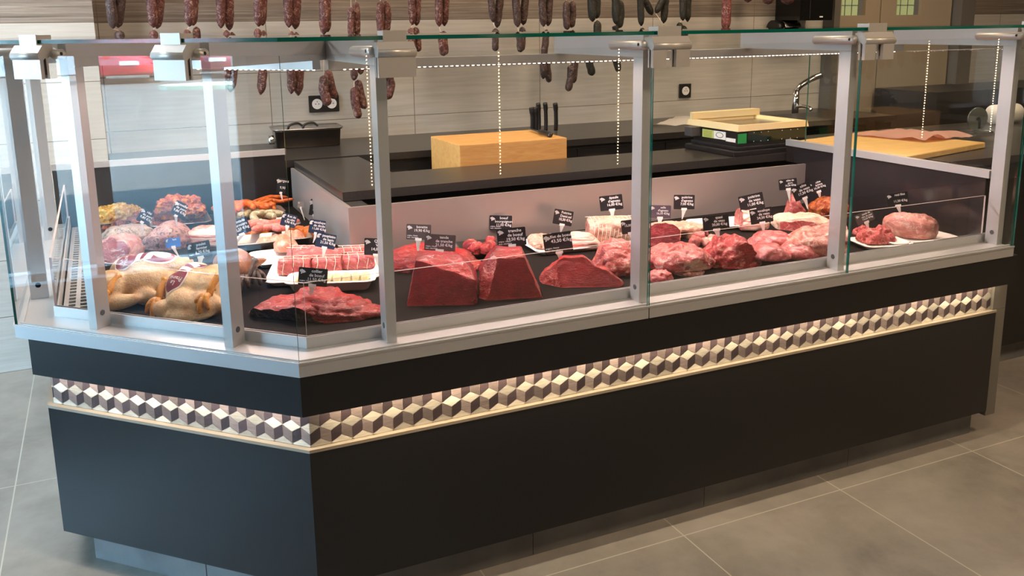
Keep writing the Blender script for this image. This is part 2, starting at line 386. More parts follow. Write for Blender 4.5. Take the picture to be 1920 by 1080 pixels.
# shop window wall: opening y 1.25 .. 4.2
bm = bmesh.new(); box(bm, -3.7, -3.5, -1.8, 1.45, 0, 2.9); box(bm, -3.7, -3.5, 1.45, 4.25, 2.62, 2.9); box(bm, -3.7, -3.5, 4.25, 4.7, 0, 2.9)
struct(obj('wall_window_side', bm, PLAST))
WHITEF = new_mat('white frame', (.8, .8, .8), .35)
MULL = ((1.45, 1.53), (2.29, 2.42), (2.58, 2.66), (2.70, 2.78), (4.17, 4.25))
struct(obj('ceiling_sun_shade', bx(-6.3, -3.705, -10, 14, 2.75, 2.95), CEIL))  # added unseen roof that keeps the sun off the pavement
bm = bmesh.new()
for y0, y1 in MULL: box(bm, -3.65, -3.57, y0, y1, 0, 2.62)
box(bm, -3.65, -3.57, 1.45, 4.25, 2.54, 2.62); box(bm, -3.65, -3.57, 1.45, 4.25, 0, .05)
win = struct(obj('window_1', bm, WHITEF))
obj('window_glass', bx(-3.613, -3.607, 1.53, 4.17, .05, 2.54), GLASS, win)
# daylight portal in the window opening
pl = bpy.data.lights.new('window_portal', 'AREA'); pl.shape = 'RECTANGLE'; pl.size = 2.7; pl.size_y = 2.6; pl.cycles.is_portal = True
po = bpy.data.objects.new('window_portal', pl); COL.objects.link(po); po.location = (-3.49, 2.85, 1.3)
po.rotation_euler = Vector((1, 0, 0)).to_track_quat('-Z', 'Y').to_euler()
tag(obj('added_dark_mat', bx(-3.45, -.95, 1.2, 4.1, .0005, .012), new_mat('dark reflection mat', (.012, .012, .013), .95, spec=.1)), 'large unseen dark mat added inside the shop window to darken the corner glass reflection', 'mat')  # added dark sheet, unseen, keeps the mirrored floor from veiling the corner glass
# ceiling lamp housings
first = None
for (x, y) in [(1.2, .6), (3.4, .5), (5.4, .6), (.9, 3.55), (2.6, 3.55), (4.3, 3.2), (-1.6, .4), (-1.5, 3.3)]:  # last housing belongs to the added left pier lamp
    bm = bmesh.new(); prism(bm, [(.27, .27), (-.27, .27), (-.27, -.27), (.27, -.27)], 0, .06)
    obj_ = obj('ceiling_lamp', bm, WHITEF, None, loc=(x, y, 2.735)); tag(obj_, 'square white ceiling lamp above the shop, out of the picture', 'lamp', 'ceiling lamps')
tag(obj('fill_light_housing', bx(-1.32, -.68, 3.22, 3.50, 2.69, 2.79), WHITEF), 'long white housing of the fill light added to brighten the left wall, out of the picture', 'lamp')  # housing made up for the added left wall light
# ------------------------------------------------------------------ doors in the back wall
def rect_frame(bm, x0, x1, z0, z1, hx0, hx1, hz0, hz1, y0, y1):
    box(bm, x0, hx0, y0, y1, z0, z1); box(bm, hx1, x1, y0, y1, z0, z1); box(bm, hx0, hx1, y0, y1, z0, hz0); box(bm, hx0, hx1, y0, y1, hz1, z1)
PANE = new_mat('pale green pane', (.42, .52, .26), .35, emis=(.45, .55, .28), estr=.12)  # slight glow put into the pane for light coming through the doors
PGREY = new_mat('grey pane edge', (.16, .17, .17), .4)
for k, (x0, x1, a, b) in enumerate([(4.395, 4.78, 4.44, 4.65), (4.79, 5.45, 4.93, 5.16)]):
    bm = bmesh.new(); rect_frame(bm, x0, x1, 0, 2.1, a, b, 1.5, 1.95, YW-.05, YW-.002)
    d = struct(obj('door_%d' % (k+1), bm, TAUPE)); 
    obj('window_pane', bx(a, b-.04, YW-.02, YW-.012, 1.5, 1.95), PANE, d); obj('pane_reveal', bx(b-.04, b, YW-.025, YW-.008, 1.5, 1.95), PGREY, d)
    bm = bmesh.new()
    for x in (a+(b-a-.04)*.33, a+(b-a-.04)*.68): box(bm, x-.002, x+.002, YW-.024, YW-.018, 1.5, 1.95)
    for z in (1.565, 1.66, 1.75, 1.85): box(bm, a, b-.04, YW-.024, YW-.018, z-.002, z+.002)
    obj('glazing_bar', bm, PGREY, d)
struct(obj('trim_1', bx(5.47, 5.60, YW-.12, YW-.002, 0, 2.8), GREYG))
struct(obj('trim_2', bx(4.335, 4.385, YW-.10, YW-.002, 0, 2.8), GREYG))
# ------------------------------------------------------------------ the display counter
CXC, CYC = .372, 2.0; S2 = 2**.5
def vtx(e, eL=None):
    eL = e if eL is None else eL
    x = -.209-eL
    return (CXC-.41421*e, CYC-e), (x, 2.372-S2*e-x)
XR, YB = 2.735, 3.90
def seg(kind, eo, ei, xr=XR, yb=YB, eLo=None, eLi=None, x0=None):
    (co, lo), (ci, li) = vtx(eo, eLo), vtx(ei, eLi)
    if kind == 'f': return [(xr, CYC-eo), co if x0 is None else (x0, CYC-eo), ci if x0 is None else (x0, CYC-ei), (xr, CYC-ei)]
    if kind == 'c': return [co, lo, li, ci]
    return [lo, (lo[0], yb), (li[0], yb), li]
def segs(kinds, eo, ei, z0, z1, **k):
    bm = bmesh.new()
    for q in kinds: prism(bm, seg(q, eo, ei, **k), z0, z1)
    return bm
ctr = thing('display_counter', 'long angled refrigerated butcher counter with black panels, aluminium posts and glass canopy', 'display counter', (0, 0, 0))
def cp(name, bm, m, par=None, smooth=False): return obj(name, bm, m, par or ctr, smooth)
body = [(2.74, 2.05), (.395, 2.05), (-.16, 2.60), (-.16, 3.88), (.72, 3.88), (.72, 2.93), (2.74, 2.93)]
bm = bmesh.new(); prism(bm, body, .10, .665); cp('cabinet_body', bm, MATBLACK)
cp('front_panel', segs('f', 0, -.018, .10, .467, xr=2.75), BLACKP)
cp('corner_panel', segs('c', 0, -.018, .10, .467), BLACKP)
cp('side_panel', segs('a', 0, -.018, .10, .467), BLACKP)
cp('ledge_trim', segs('fca', .001, -.022, .467, .475, xr=2.752), TRIM)
cp('front_fascia', segs('f', .048, .028, .583, .682, xr=2.765), BLACKP)
cp('corner_fascia', segs('c', .048, .028, .583, .682, eLo=.022, eLi=.008), BLACKP)
cp('side_fascia', segs('a', .048, .028, .583, .682, eLo=.022, eLi=.008), BLACKP)
cp('niche_soffit', segs('fca', .030, -.05, .600, .66, xr=2.76, eLo=.01), MATBLACK)
def plinth_cut(q):
    bm = bmesh.new(); prism(bm, q, 0, .099); return bm
for i in range(4):
    xa = .40+i*.585; xb = min(xa+.583, 2.742)
    cp('plinth_tile', plinth_cut([(xb, 2.047), (xa if i else .3914, 2.047), (xa if i else .395, 2.062), (xb, 2.062)]), PLINTH)
cc, cl = vtx(-.047); dl = Vector((cl[0]-cc[0], cl[1]-cc[1])); nn = Vector((.7071, .7071))*.014
for a, b in ((.012, .46), (.464, .955)):
    p, q = Vector(cc)+dl*a, Vector(cc)+dl*b; cp('plinth_tile', plinth_cut([tuple(p), tuple(q), tuple(q+nn), tuple(p+nn)]), PLINTH)
cp('end_plate', bx(2.7365, 2.80, 2.004, 2.93, .476, .60), GREYG); cp('end_plate', bx(2.7525, 2.80, 2.004, 2.93, .08, .475), GREYG)
# mosaic of cubes
def clip(poly, ax, lim, keep_greater):
    out = []
    for i, p in enumerate(poly):
        q = poly[(i+1) % len(poly)]; a, b = p[ax]-lim, q[ax]-lim
        if not keep_greater: a, b = -a, -b
        if a >= 0: out.append(p)
        if (a >= 0) != (b >= 0): u = a/(a-b); out.append((p[0]+(q[0]-p[0])*u, p[1]+(q[1]-p[1])*u))
    return out
MOS = []
for nm, base in (('mosaic cream', (.50, .46, .38)), ('mosaic mid', (.17, .135, .125)), ('mosaic dark', (.050, .035, .038))):
    for k in range(3):
        s_ = (.72, 1, 1.30)[k]; m = new_mat(nm, tuple(c*s_ for c in base), .35); t = NT(m)
        t.l(t.mix(t.ramp(t.noise(t.coord((3, 3, 30)), 12, 4), [(.35, K0), (.7, K1)]), tuple(c*s_ for c in base), tuple(c*s_*.68 for c in base)), t.b.inputs['Base Color']); MOS.append(m)
MOS.append(new_mat('mosaic grout', (.55, .50, .42), .6))
def mosaic(name, a, b, phase):
    a, b = Vector((*a, 0)), Vector((*b, 0)); L = (b-a).length; tdir = (b-a)/L; nrm = Vector((tdir.y, -tdir.x, 0))
    w, s_, z0, z1 = .052, .0305, .476, .598
    bm = bmesh.new(); g = [bm.verts.new(a+tdir*u+Vector((0, 0, z))+nrm*-.0008) for u, z in ((0, z0), (L, z0), (L, z1), (0, z1))]
    f = bm.faces.new(g); f.material_index = 9
    def P(pl, mi):
        cx = sum(p[0] for p in pl)/4; cz = sum(p[1] for p in pl)/4; pl = [(cx+(p[0]-cx)*.975, cz+(p[1]-cz)*.975) for p in pl]
        for ax, lim, k in ((0, 0, True), (0, L, False), (1, z0, True), (1, z1, False)):
            if len(pl) >= 3: pl = clip(pl, ax, lim, k)
        if len(pl) < 3: return
        ff = bm.faces.new([bm.verts.new(a+tdir*u+Vector((0, 0, z))) for u, z in pl]); ff.material_index = mi
    for row in range(-1, 3):
        cz = .4785+s_+row*1.5*s_
        for i in range(-1, int(L/w)+2):
            cx = phase+i*w+(row % 2)*w/2; h = w/2; v = rnd.randrange(3)
            P([(cx, cz), (cx+h, cz+s_/2), (cx, cz+s_), (cx-h, cz+s_/2)], v)
            P([(cx, cz), (cx-h, cz+s_/2), (cx-h, cz-s_/2), (cx, cz-s_)], 3+rnd.randrange(3))
            P([(cx, cz), (cx, cz-s_), (cx+h, cz-s_/2), (cx+h, cz+s_/2)], 6+rnd.randrange(3))
    bmesh.ops.recalc_face_normals(bm, faces=bm.faces)
    for f in bm.faces:
        if f.normal.dot(nrm) < 0: f.normal_flip()
    o = cp(name, bm, MOS)
mc, ml = vtx(-.014)
mosaic('front_mosaic', mc, (2.735, 2.014), (ony(621.75, 828, 2.014).x-mc[0]) % .052)
def on_plane(px, py, p, n):
    d = _fw*FPX + RV*(px-PCX) - UV*(py-PCY); return CAMO+d*((Vector(p)-CAMO).dot(n)/d.dot(n))
q_ = on_plane(514, 815, (*mc, 0), Vector((.7071, .7071, 0)))
mosaic('corner_mosaic', ml, mc, (Vector((q_.x, q_.y))-Vector(ml)).length % .052)
# niche lamps
def strip_light(p, q, z, power, col, direction, wd=.012):
    p, q = Vector(p), Vector(q); c = (p+q)/2; l = bpy.data.lights.new('niche_light', 'AREA'); l.shape = 'RECTANGLE'
    l.size = (q-p).length; l.size_y = wd; l.energy = power; l.color = col
    o = bpy.data.objects.new('niche_light', l); COL.objects.link(o); o.location = (c.x, c.y, z)
    X = Vector((q.x-p.x, q.y-p.y, 0)).normalized(); Z = -Vector(direction).normalized(); Y = Z.cross(X).normalized(); Z = X.cross(Y)
    o.rotation_euler = Matrix((X, Y, Z)).transposed().to_euler(); return o
strip_light((.42, 1.985), (2.72, 1.985), .594, 3.6, (1, .80, .56), (0, .75, -1))
strip_light((.348, 1.998), (-.20, 2.546), .596, 1.1, (1, .86, .70), (.53, .53, -1))
# sill, rail, deck
cp('front_sill', segs('f', .052, -.040, .682, .715, x0=None, xr=1.2885), ALU)
cp('front_sill', segs('f', .052, -.040, .682, .715, x0=1.2915), ALU)
cp('corner_sill', segs('c', .052, -.040, .682, .715), ALU)
cp('side_sill', segs('a', .052, -.040, .682, .715), ALU)
cp('glazing_channel', segs('fca', .038, .030, .715, .7185), ALU); cp('glazing_channel', segs('fca', .054, .051, .712, .7175), ALU)
cp('front_rail', segs('f', -.041, -.053, .69, .743), ALU); cp('corner_rail', segs('c', -.041, -.053, .69, .743), ALU); cp('side_rail', segs('a', -.041, -.053, .69, .743), ALU)
cv, lv = vtx(-.054)
bm = bmesh.new(); prism(bm, [(2.70, 2.054), cv, lv, (lv[0], 3.89), (.72, 3.89), (.72, 2.905), (2.70, 2.905)], .668, .70); cp('deck', bm, DECK)
BEDM = new_mat('brushed bed back', (.40, .36, .34), .33, .55)
cp('bed_back', bx(.72, 2.72, 2.905, 2.918, .70, .87), BEDM); cp('bed_back', bx(.72, .733, 2.918, 3.89, .70, .87), BEDM)
bm = bmesh.new(); prism(bm, [(2.74, 2.919), (.734, 2.919), (.734, 3.88), (.80, 3.88), (.80, 3.06), (2.74, 3.06)], .66, .866); cp('black_riser', bm, MATBLACK)
bm = bmesh.new(); prism(bm, [(2.93, 3.037), (.735, 3.037), (.735, 3.88), (1.02, 3.88), (1.02, 3.38), (2.93, 3.38)], .868, .90); cp('service_ledge', bm, STONE)
bm = bmesh.new(); prism(bm, [(2.70, 2.94), (.80, 2.94), (.80, 3.86), (.99, 3.86), (.99, 3.34), (2.90, 3.34), (2.90, 3.07), (2.70, 3.07)], .05, .866); cp('rear_cabinet', bm, BLACKP)
cp('end_panel', bx(2.700, 2.712, 2.05, 3.03, .70, .936), new_mat('glossy dark end panel', (.02, .018, .02), .12))
cp('end_rail', bx(2.695, 2.722, 2.036, 3.03, .936, .962), ALU)
cp('end_panel', bx(-.20, .70, 3.90, 3.912, .66, .93), BLACKP); cp('end_rail', bx(-.235, .705, 3.892, 3.915, .930, .954), ALU)
# grille along the outer edge of the arm
bm = bmesh.new(); gx0, gx1, gy0, gy1 = -.150, -.075, 2.62, 3.84
for a, b in ((0, .012), (.030, .042), (.063, .075)): box(bm, gx0+a, gx0+b, gy0, gy1, .701, .708)
n = 34
for i in range(n+1):
    y = gy0+(gy1-gy0)*i/n; box(bm, gx0, gx1, y-.005, y+.005, .7015, .7075)
cp('vent_grille', bm, ALU)
# guard glass
for k in ('f', 'c', 'a'):
    bm = segs(k, -.044, -.050, .743, .876, xr=2.70, yb=3.86)
    for f in bm.faces:
        if f.calc_area() < .02: f.material_index = 1
    cp('guard_glass', bm, [GUARD, new_mat('guard glass edge', (.50, .42, .40), .2)])
# glass panes
def pane(name, poly, z0, z1):
    bm = bmesh.new(); fs = prism(bm, poly, z0, z1); A = sorted(f.calc_area() for f in fs)
    for f in fs:
        if f.calc_area() < A[-2]*.5: f.material_index = 1
    return cp(name, bm, [GLASS, EDGE])
G0, G1 = .050, .044
pane('corner_glass', seg('c', G0, G1), .7155, 1.405)
pane('front_glass', seg('f', G0, G1, xr=1.2875), .7155, 1.405)
pane('front_glass', seg('f', G0, G1, x0=1.2925, xr=1.9965), .7155, 1.405)
pane('front_glass', seg('f', G0, G1, x0=2.0015, xr=XR), .7155, 1.405)
pane('side_glass', seg('a', G0, G1), .7155, 1.405)
pane('end_glass', [(2.729, 1.958), (2.735, 1.958), (2.735, 2.95), (2.729, 2.95)], .7155, 1.405)
pane('roof_glass', seg('c', .055, -.60), 1.434, 1.443); pane('roof_glass', seg('a', .055, -.60), 1.434, 1.443)
pane('roof_glass', seg('f', .055, -.60, xr=1.2885), 1.434, 1.443); pane('roof_glass', seg('f', .055, -.60, x0=1.2915, xr=1.998), 1.434, 1.443)
pane('roof_glass', seg('f', .055, -.60, x0=2.001, xr=2.76), 1.434, 1.443)
# posts, arms, clamps
def frame(x, y, ang): return Matrix.Translation((x, y, 0)) @ Matrix.Rotation(R(ang), 4, 'Z')
def on_chamfer(s_, e):     # s_ metres from the corner along the chamfer
    c, l = vtx(e); d = (Vector(l)-Vector(c)).normalized(); p = Vector(c)+d*s_; return p.x, p.y
posts = [(*on_chamfer(.205, .012), -45, -1), (*on_chamfer(.622, .012), -45, -1), (.583, 1.988, 0, 1), (1.296, 1.988, 0, 1), (2.008, 1.988, 0, 1), (2.714, 1.988, 0, 1), (-.235, 2.81, -90, 1), (-.235, 3.62, -90, 1)]
for i, (x, y, a, sd_) in enumerate(posts):
    F = frame(x, y, a)
    bm = bmesh.new(); box(bm, -.0125, .0125, 0, .046, .7152, 1.376, mat=F); p = cp('post', bm, ALU)
    bm = bmesh.new()
    if a == 0: cyl(bm, F @ Vector((-.0135, .022, .755)), F @ Vector((-.0120, .022, .755)), .0075)
    else: cyl(bm, F @ Vector((.0120, .022, .755)), F @ Vector((.0135, .022, .755)), .0075)
    if a == -90:
        cyl(bm, F @ Vector((.0120, .022, .755)), F @ Vector((.0135, .022, .755)), .0075)
    cp('bolt', bm, DGREY, p)
    bm = bmesh.new(); box(bm, -.0125, .0125, .0, .50, 1.3765, 1.4335, mat=F); box(bm, -.0132, .0132, .002, .498, 1.3945, 1.3955, mat=F); cp('canopy_arm', bm, ALU)
    if a == -90 and i == 7: continue
    w = .086 if i != 3 and i != 4 else .112
    ox = (-.050 if a == -45 else (w/2-.022))
    F = frame(x, y, a) @ Matrix.Translation((ox, -.040, 0))
    bm = bmesh.new(); hw = w/2
    box(bm, -hw*.62, hw*.62, -.008, .034, 1.428, 1.4335, mat=F); box(bm, -hw*.62, hw*.62, -.010, -.0065, 1.43, 1.455, mat=F); box(bm, -hw*.62, hw*.62, -.0062, .034, 1.4435, 1.454, mat=F)
    prof = [(.020, 1.428), (-.010, 1.430), (-.024, 1.414), (-.022, 1.400), (.004, 1.400), (.020, 1.412)]
    A = [bm.verts.new(F @ Vector((-hw, py, pz))) for py, pz in prof]; B = [bm.verts.new(F @ Vector((hw, py, pz))) for py, pz in prof]
    fs = [bm.faces.new(A), bm.faces.new(B)]+[bm.faces.new((A[k], A[(k+1) % 6], B[(k+1) % 6], B[k])) for k in range(6)]
    bmesh.ops.recalc_face_normals(bm, faces=fs)
    c = cp('hinge_clamp', bm, ALUM)
    bm = bmesh.new(); cyl(bm, F @ Vector((-hw*1.04, -.016, 1.406)), F @ Vector((hw*1.04, -.016, 1.406)), .0105, n=20); cp('hinge_barrel', bm, ALUM, c, False)
    bm = bmesh.new()
    bm.free(); fl = [(-hw, hw)] if w < .1 else [(-hw, -.016), (.014, hw)]
    for x0, x1 in fl:
        bm = bmesh.new(); box(bm, x0, x1, -.021, -.0105, 1.352, 1.402, mat=F); box(bm, x0, x1, -.003, .003, 1.352, 1.402, mat=F); cp('glass_grip', bm, ALUM, c)
        bm = bmesh.new(); box(bm, x0+.004, x1-.001, -.0104, -.0031, 1.362, 1.404, mat=F); cp('rubber_pad', bm, BLACK, c)
    tx = -hw-.002 if a == 0 else hw+.006
    bm = bmesh.new(); tube(bm, [F @ Vector((tx, .010, 1.4085)), F @ Vector((tx, .018, 1.4085)), F @ Vector((tx, .175, 1.4065)), F @ Vector((tx, .183, 1.4065))], [.008, .0125, .0125, .006], 16)
    st = cp('support_tube', bm, ALUM, c, True)
    bm = bmesh.new(); cyl(bm, F @ Vector((tx-.0132, .026, 1.41)), F @ Vector((tx+.0132, .026, 1.41)), .004); cp('screw', bm, BLACK, c)
bm = bmesh.new(); box(bm, .575, 2.73, 2.462, 2.50, 1.350, 1.3755); cp('light_bar', bm, ALU)
pa, pb = Vector((.262, 2.80, 0)), Vector((.548, 2.487, 0))
def bar_between(p, q, z0, z1, wd):
    d = (q-p).normalized(); nrm = Vector((-d.y, d.x, 0))*wd/2; bm = bmesh.new()
    prism(bm, [tuple((p+nrm)[:2]), tuple((q+nrm)[:2]), tuple((q-nrm)[:2]), tuple((p-nrm)[:2])], z0, z1); return bm
cp('light_bar', bar_between(pa, pb, 1.350, 1.3755, .036), ALU)
cp('light_bar', bx(.246, .282, 2.83, 3.86, 1.350, 1.3755), ALU)
# led diodes under the bars
bm = bmesh.new(); x = .62
while x < 2.7: box(bm, x, x+.006, 2.470, 2.476, 1.3475, 1.350); x += .0167
cp('led_strip', bm, LEDP)
bm = bmesh.new()
for k in range(22): c = pa.lerp(pb, (k+.5)/22); box(bm, c.x-.003, c.x+.003, c.y-.003, c.y+.003, 1.3475, 1.350)
cp('led_strip', bm, LEDP); bm = bmesh.new()
for k in range(50): box(bm, .262, .268, 2.86+k*.02, 2.866+k*.02, 1.3475, 1.350)
cp('led_strip', bm, LEDP)
MEAT = (1, .72, .66)
strip_light((.62, 2.48), (2.68, 2.48), 1.345, 11.5, MEAT, (0, -.05, -1), .02)
strip_light((.28, 2.79), (.54, 2.50), 1.345, 2.2, MEAT, (-.05, -.05, -1), .02)
strip_light((.264, 2.86), (.264, 3.84), 1.345, 4.2, (1, .80, .70), (0, 0, -1), .02)
# ------------------------------------------------------------------ outside: street seen mirrored in the corner glass
def noisy(name, a, b, sc, rough=.9):
    m = new_mat(name, a, rough); t = NT(m); t.l(t.mix(t.ramp(t.noise(t.coord(), sc, 8, .75), [(.35, K0), (.65, K1)]), a, b), t.b.inputs['Base Color']); return m
ASPH = noisy('asphalt', (.022, .022, .021), (.115, .11, .10), 16)
PAVE = noisy('pavement', (.055, .055, .055), (.08, .08, .078), 8)
o = obj('ground_street', bx(-60, -6.3, -40, 60, -.12, -.05), ASPH); struct(o)
o = obj('ground_pavement', bx(-6.3, -3.705, -40, 60, -.12, 0), PAVE); struct(o)
bm = bmesh.new(); box(bm, -34, -33, -30, 40, 0, 9)
bl = tag(obj('street_building', bm, noisy('facade', (.34, .34, .35), (.42, .42, .42), .8)), 'long grey building across the street, mirrored behind the red car', 'building')
for i in range(9): obj('window', bx(-33.0, -32.96, -20+i*5.6, -17.4+i*5.6, 1.0, 2.6), DGREY, bl)
isl = noisy('verge', (.30, .33, .16), (.55, .55, .48), 6)
bm = bmesh.new(); prism(bm, [(-23.0+.9*math.cos(a*.5236), -1.2+2.1*math.sin(a*.5236)) for a in range(12)], -.05, .06); tag(obj('planted_verge', bm, isl), 'low planted traffic island with weeds on the asphalt', 'verge')
RED = new_mat('red car paint', (.62, .01, .03), .25, coat=.6); TYRE = new_mat('tyre', (.02, .02, .02), .8); PLATE = new_mat('number plate', (.85, .85, .85), .5)
def car(x, y, paint, label, L=3.9):
    c = thing('car', label, 'car', (x, y, -.05))
    prof = [(0, .35), (-.02, .75), (.10, .95), (.35, 1.42), (.6, 1.47), (1.9, 1.46), (2.7, 1.0), (3.6, .85), (3.88, .65), (3.9, .3), (0.05, .25)]
    bm = bmesh.new(); A = []; B = []
    for px, pz in prof:
        s_ = .84-.18*max(0, (pz-.85)/.6)
        A.append(bm.verts.new((-px, -s_, pz))); B.append(bm.verts.new((-px, s_, pz)))
    n = len(prof); fs = [bm.faces.new(A), bm.faces.new(B)]+[bm.faces.new((A[k], A[(k+1) % n], B[(k+1) % n], B[k])) for k in range(n)]
    bmesh.ops.recalc_face_normals(bm, faces=fs); bmesh.ops.bevel(bm, geom=bm.edges[:], offset=.05, segments=2, affect='EDGES')
    obj('body', bm, paint, c, True)
    for wx in (-.7, -3.1):
        for wy in (-.84, .66):
            bm = bmesh.new(); cyl(bm, (wx, wy, .31), (wx, wy+.18, .31), .31, n=24); w = obj('wheel', bm, TYRE, c)
            bm = bmesh.new(); cyl(bm, (wx, wy-.01, .31), (wx, wy+.19, .31), .19, n=20); obj('hubcap', bm, STEEL, w)
    obj('number_plate', bx(.03, .045, -.26, .26, .55, .67), PLATE, c); obj('rear_window', bx(-.20, -.06, -.55, .55, 1.02, 1.34, bev=.01), BLACK, c)
    for s_ in (-.68, .52): obj('tail_light', bx(-.05, .0, s_, s_+.16, .72, .95), new_mat('tail light', (.5, .01, .02), .2), c)
    return c
car(-26.2, 1.45, RED, 'bright red hatchback parked across the street, rear towards the shop')
car(-27.5, -1.15, new_mat('dark red paint', (.25, .01, .02), .3, coat=.5), 'dark red car parked beside the bright red hatchback')
# ------------------------------------------------------------------ cabinet with vertical led strips behind the viewer
cab = thing('wall_shelving', 'dark shelving cabinet with vertical strips of light, seen mirrored in the front glass', 'shelving')
obj('carcass', bx(1.2, 7.3, -1.68, -1.36, .40, 2.35), new_mat('dark cabinet', (.05, .045, .04), .6), cab)
for x in (1.454, 2.31, 3.193, 6.09, 6.90):
    bm = bmesh.new()
    for k in range(82): box(bm, x-.003, x+.003, -1.345, -1.340, .52+k*.0215, .528+k*.0215)
    obj('led_strip', bm, new_mat('warm led', (1, .8, .5), .5, emis=(1, .74, .42), estr=26), cab)
    obj('led_profile', bx(x-.009, x+.009, -1.359, -1.346, .50, 2.3), DGREY, cab)
# ------------------------------------------------------------------ back counter and what stands on it
bc = thing('back_counter', 'long black worktop on dark units along the tiled wall', 'counter')
bm = bmesh.new(); box(bm, -.02, 4.33, 3.925, 4.29, .868, .90); box(bm, .012, 4.33, 4.29, 4.575, .868, .90); obj('worktop', bm, STONE, bc)
bm = bmesh.new(); box(bm, .012, 4.32, 3.95, 4.57, .08, .866); cb_ = obj('cabinet_body', bm, BLACKP, bc)
for i in range(6):
    d = obj('cabinet_door', bx(1.10+i*.53, 1.625+i*.53, 3.932, 3.949, .10, .85), BLACKP, bc); obj('handle', bx(1.14+i*.53, 1.26+i*.53, 3.920, 3.931, .80, .812), STEEL, d)
# butcher block
bb = thing('butcher_block', 'thick wooden butcher block with orange sides standing behind the counter ledge', 'butcher block', (1.585, 3.62, 0), (0, 0, 0))
obj('block', bx(-.252, .252, -.178, .178, .78, .98, bev=.004), WOODB, bb)
for sx in (-1, 1):
    for sy in (-1, 1): obj('leg', bx(sx*.20-.03, sx*.20+.03, sy*.13-.03, sy*.13+.03, 0, .7795), DGREY, bb)
def knife(P, label, up=True, rot=0, L=.13, group=None, tilt=0):
    k = thing('knife', label, 'knife', P, (0, R(tilt), R(rot)), group)
    bm = bmesh.new()
    if up: tube(bm, bez([(0, 0, -.02), (.002, 0, .03), (0, 0, L*.75), (-.004, 0, L)], 5), [.014]*10+[.017]*5+[.015], 12, flat=.7)
    else: tube(bm, bez([(0, 0, .012), (.04, 0, .014), (.09, .004, .012), (.125, .006, .010)], 5), [.012]*12+[.014]*3+[.010], 12, flat=.8)
    obj('handle', bm, BLACK, k, True)
    bm = bmesh.new()
    if up: prism(bm, [(-.001, -.014), (.001, -.014), (.001, .014), (-.001, .014)], -.11, -.0205)
    else: prism(bm, [(-.002, -.010), (-.002, .012), (-.12, .012), (-.17, .004), (-.12, -.006)], .008, .0095)
    obj('blade', bm, STEEL, k)
    bm = bmesh.new()
    for q in (.3, .6):
        c = (0, -.0095, L*q) if up else (.03+q*.08, 0, .020); cyl(bm, c, (c[0], c[1]-.002, c[2]) if up else (c[0], c[1], c[2]+.002), .0025, n=8)
    return k
kr = tag(obj('knife_rack', bx(1.84, 2.08, 4.03, 4.07, .901, .912), BLACK), 'low black knife rack on the back worktop behind the butcher block', 'knife rack')
for (px, pyt, ln, lb) in ((998, 212, .105, 'small riveted black knife handle, leftmost in the rack'), (1005, 213, .105, 'slim black knife handle, second from the left in the rack'), (1010, 204, .125, 'tall black knife handle with rounded end, third from the left'), (1023, 204, .125, 'tall plain black knife handle, fourth from the left'), (1042, 212, .12, 'shiny riveted black knife handle, rightmost and apart')):
    P = ony(px, pyt, 4.05); knife((P.x, 4.05, max(.955, P.z-ln)), lb, True, rnd.uniform(-20, 20), ln, 'knives in the rack')
knife((1.785, 3.60, .981), 'boning knife with black handle lying on the butcher block', False, -97)
# stainless pan with clips
P = onz(515, 270, .90); Q = onz(616, 268, .90)
pan = thing('roasting_pan', 'deep stainless steel pan with dark sides and clamps, left on the back worktop', 'pan', ((P.x+Q.x)/2+.01, 4.40, .901), (0, 0, R(-4)))
bm = tray_bm(.33, .22, .085, .014, .008, .003, .04); obj('pan_body', bm, new_mat('smoky steel', (.16, .13, .11), .22, .9), pan)
obj('pan_rim', tray_bm(.338, .228, .006, .001, .0005, .002, .04), STEEL, pan, loc=(0, 0, .0855))
for x in (-.10, -.03):
    bm = bmesh.new(); tube(bm, bez([(x, -.105, .09), (x+.01, -.11, .112), (x+.05, -.09, .118), (x+.075, -.08, .10)], 5), .006, 8); obj('clamp_handle', bm, BLACK, pan, True)
bm = bmesh.new(); cyl(bm, (-.19, -.09, .045), (-.166, -.09, .045), .022); obj('drain_knob', bm, CHROME, pan)
# sockets
def socket(P, n, label):
    s_ = thing('wall_socket', label, 'socket', (P.x, YW-.001, P.z)); w = .085 if n == 1 else .155
    obj('cover_plate', bx(-w/2, w/2, -.012, 0, -.043, .043, bev=.004), BLACK, s_)
    for x in ((0,) if n == 1 else (-.037, .037)):
        bm = bmesh.new(); cyl(bm, (x, -.0155, 0), (x, -.0125, 0), .026, n=24); q = obj('outlet', bm, WHITE, s_)
        bm = bmesh.new()
        for dx in (-.008, .008): cyl(bm, (x+dx, -.0175, 0), (x+dx, -.0158, 0), .003, n=8)
        cyl(bm, (x, -.0195, .012), (x, -.0158, .012), .0025, n=8)
        obj('pin_holes', bm, DGREY, q)
socket(ony(607, 194, YW), 2, 'black double wall socket with two round white outlets on the tiles')
socket(ony(1283, 170, YW), 1, 'black single wall socket on the tiles above the scale')
# tap
P = onz(1466, 226, .90)
tp = thing('mixer_tap', 'chrome mixer tap with angled lever behind the scale', 'tap', (3.96, 4.38, .90))
bm = bmesh.new(); tube(bm, [(0, 0, 0), (0, 0, .15)], .021, 20); obj('tap_body', bm, CHROME, tp, True)
bm = bmesh.new(); tube(bm, bez([(0, 0, .14), (.03, -.01, .175), (.10, -.03, .215), (.155, -.045, .235)], 6), [.017]*12+[.019]*7, 14); obj('lever', bm, CHROME, tp, True)
bm = bmesh.new(); tube(bm, bez([(0, 0, .04), (-.0, -.06, .05), (.0, -.12, .045), (0, -.14, .03)], 6), .011, 12); obj('spout', bm, CHROME, tp, True)
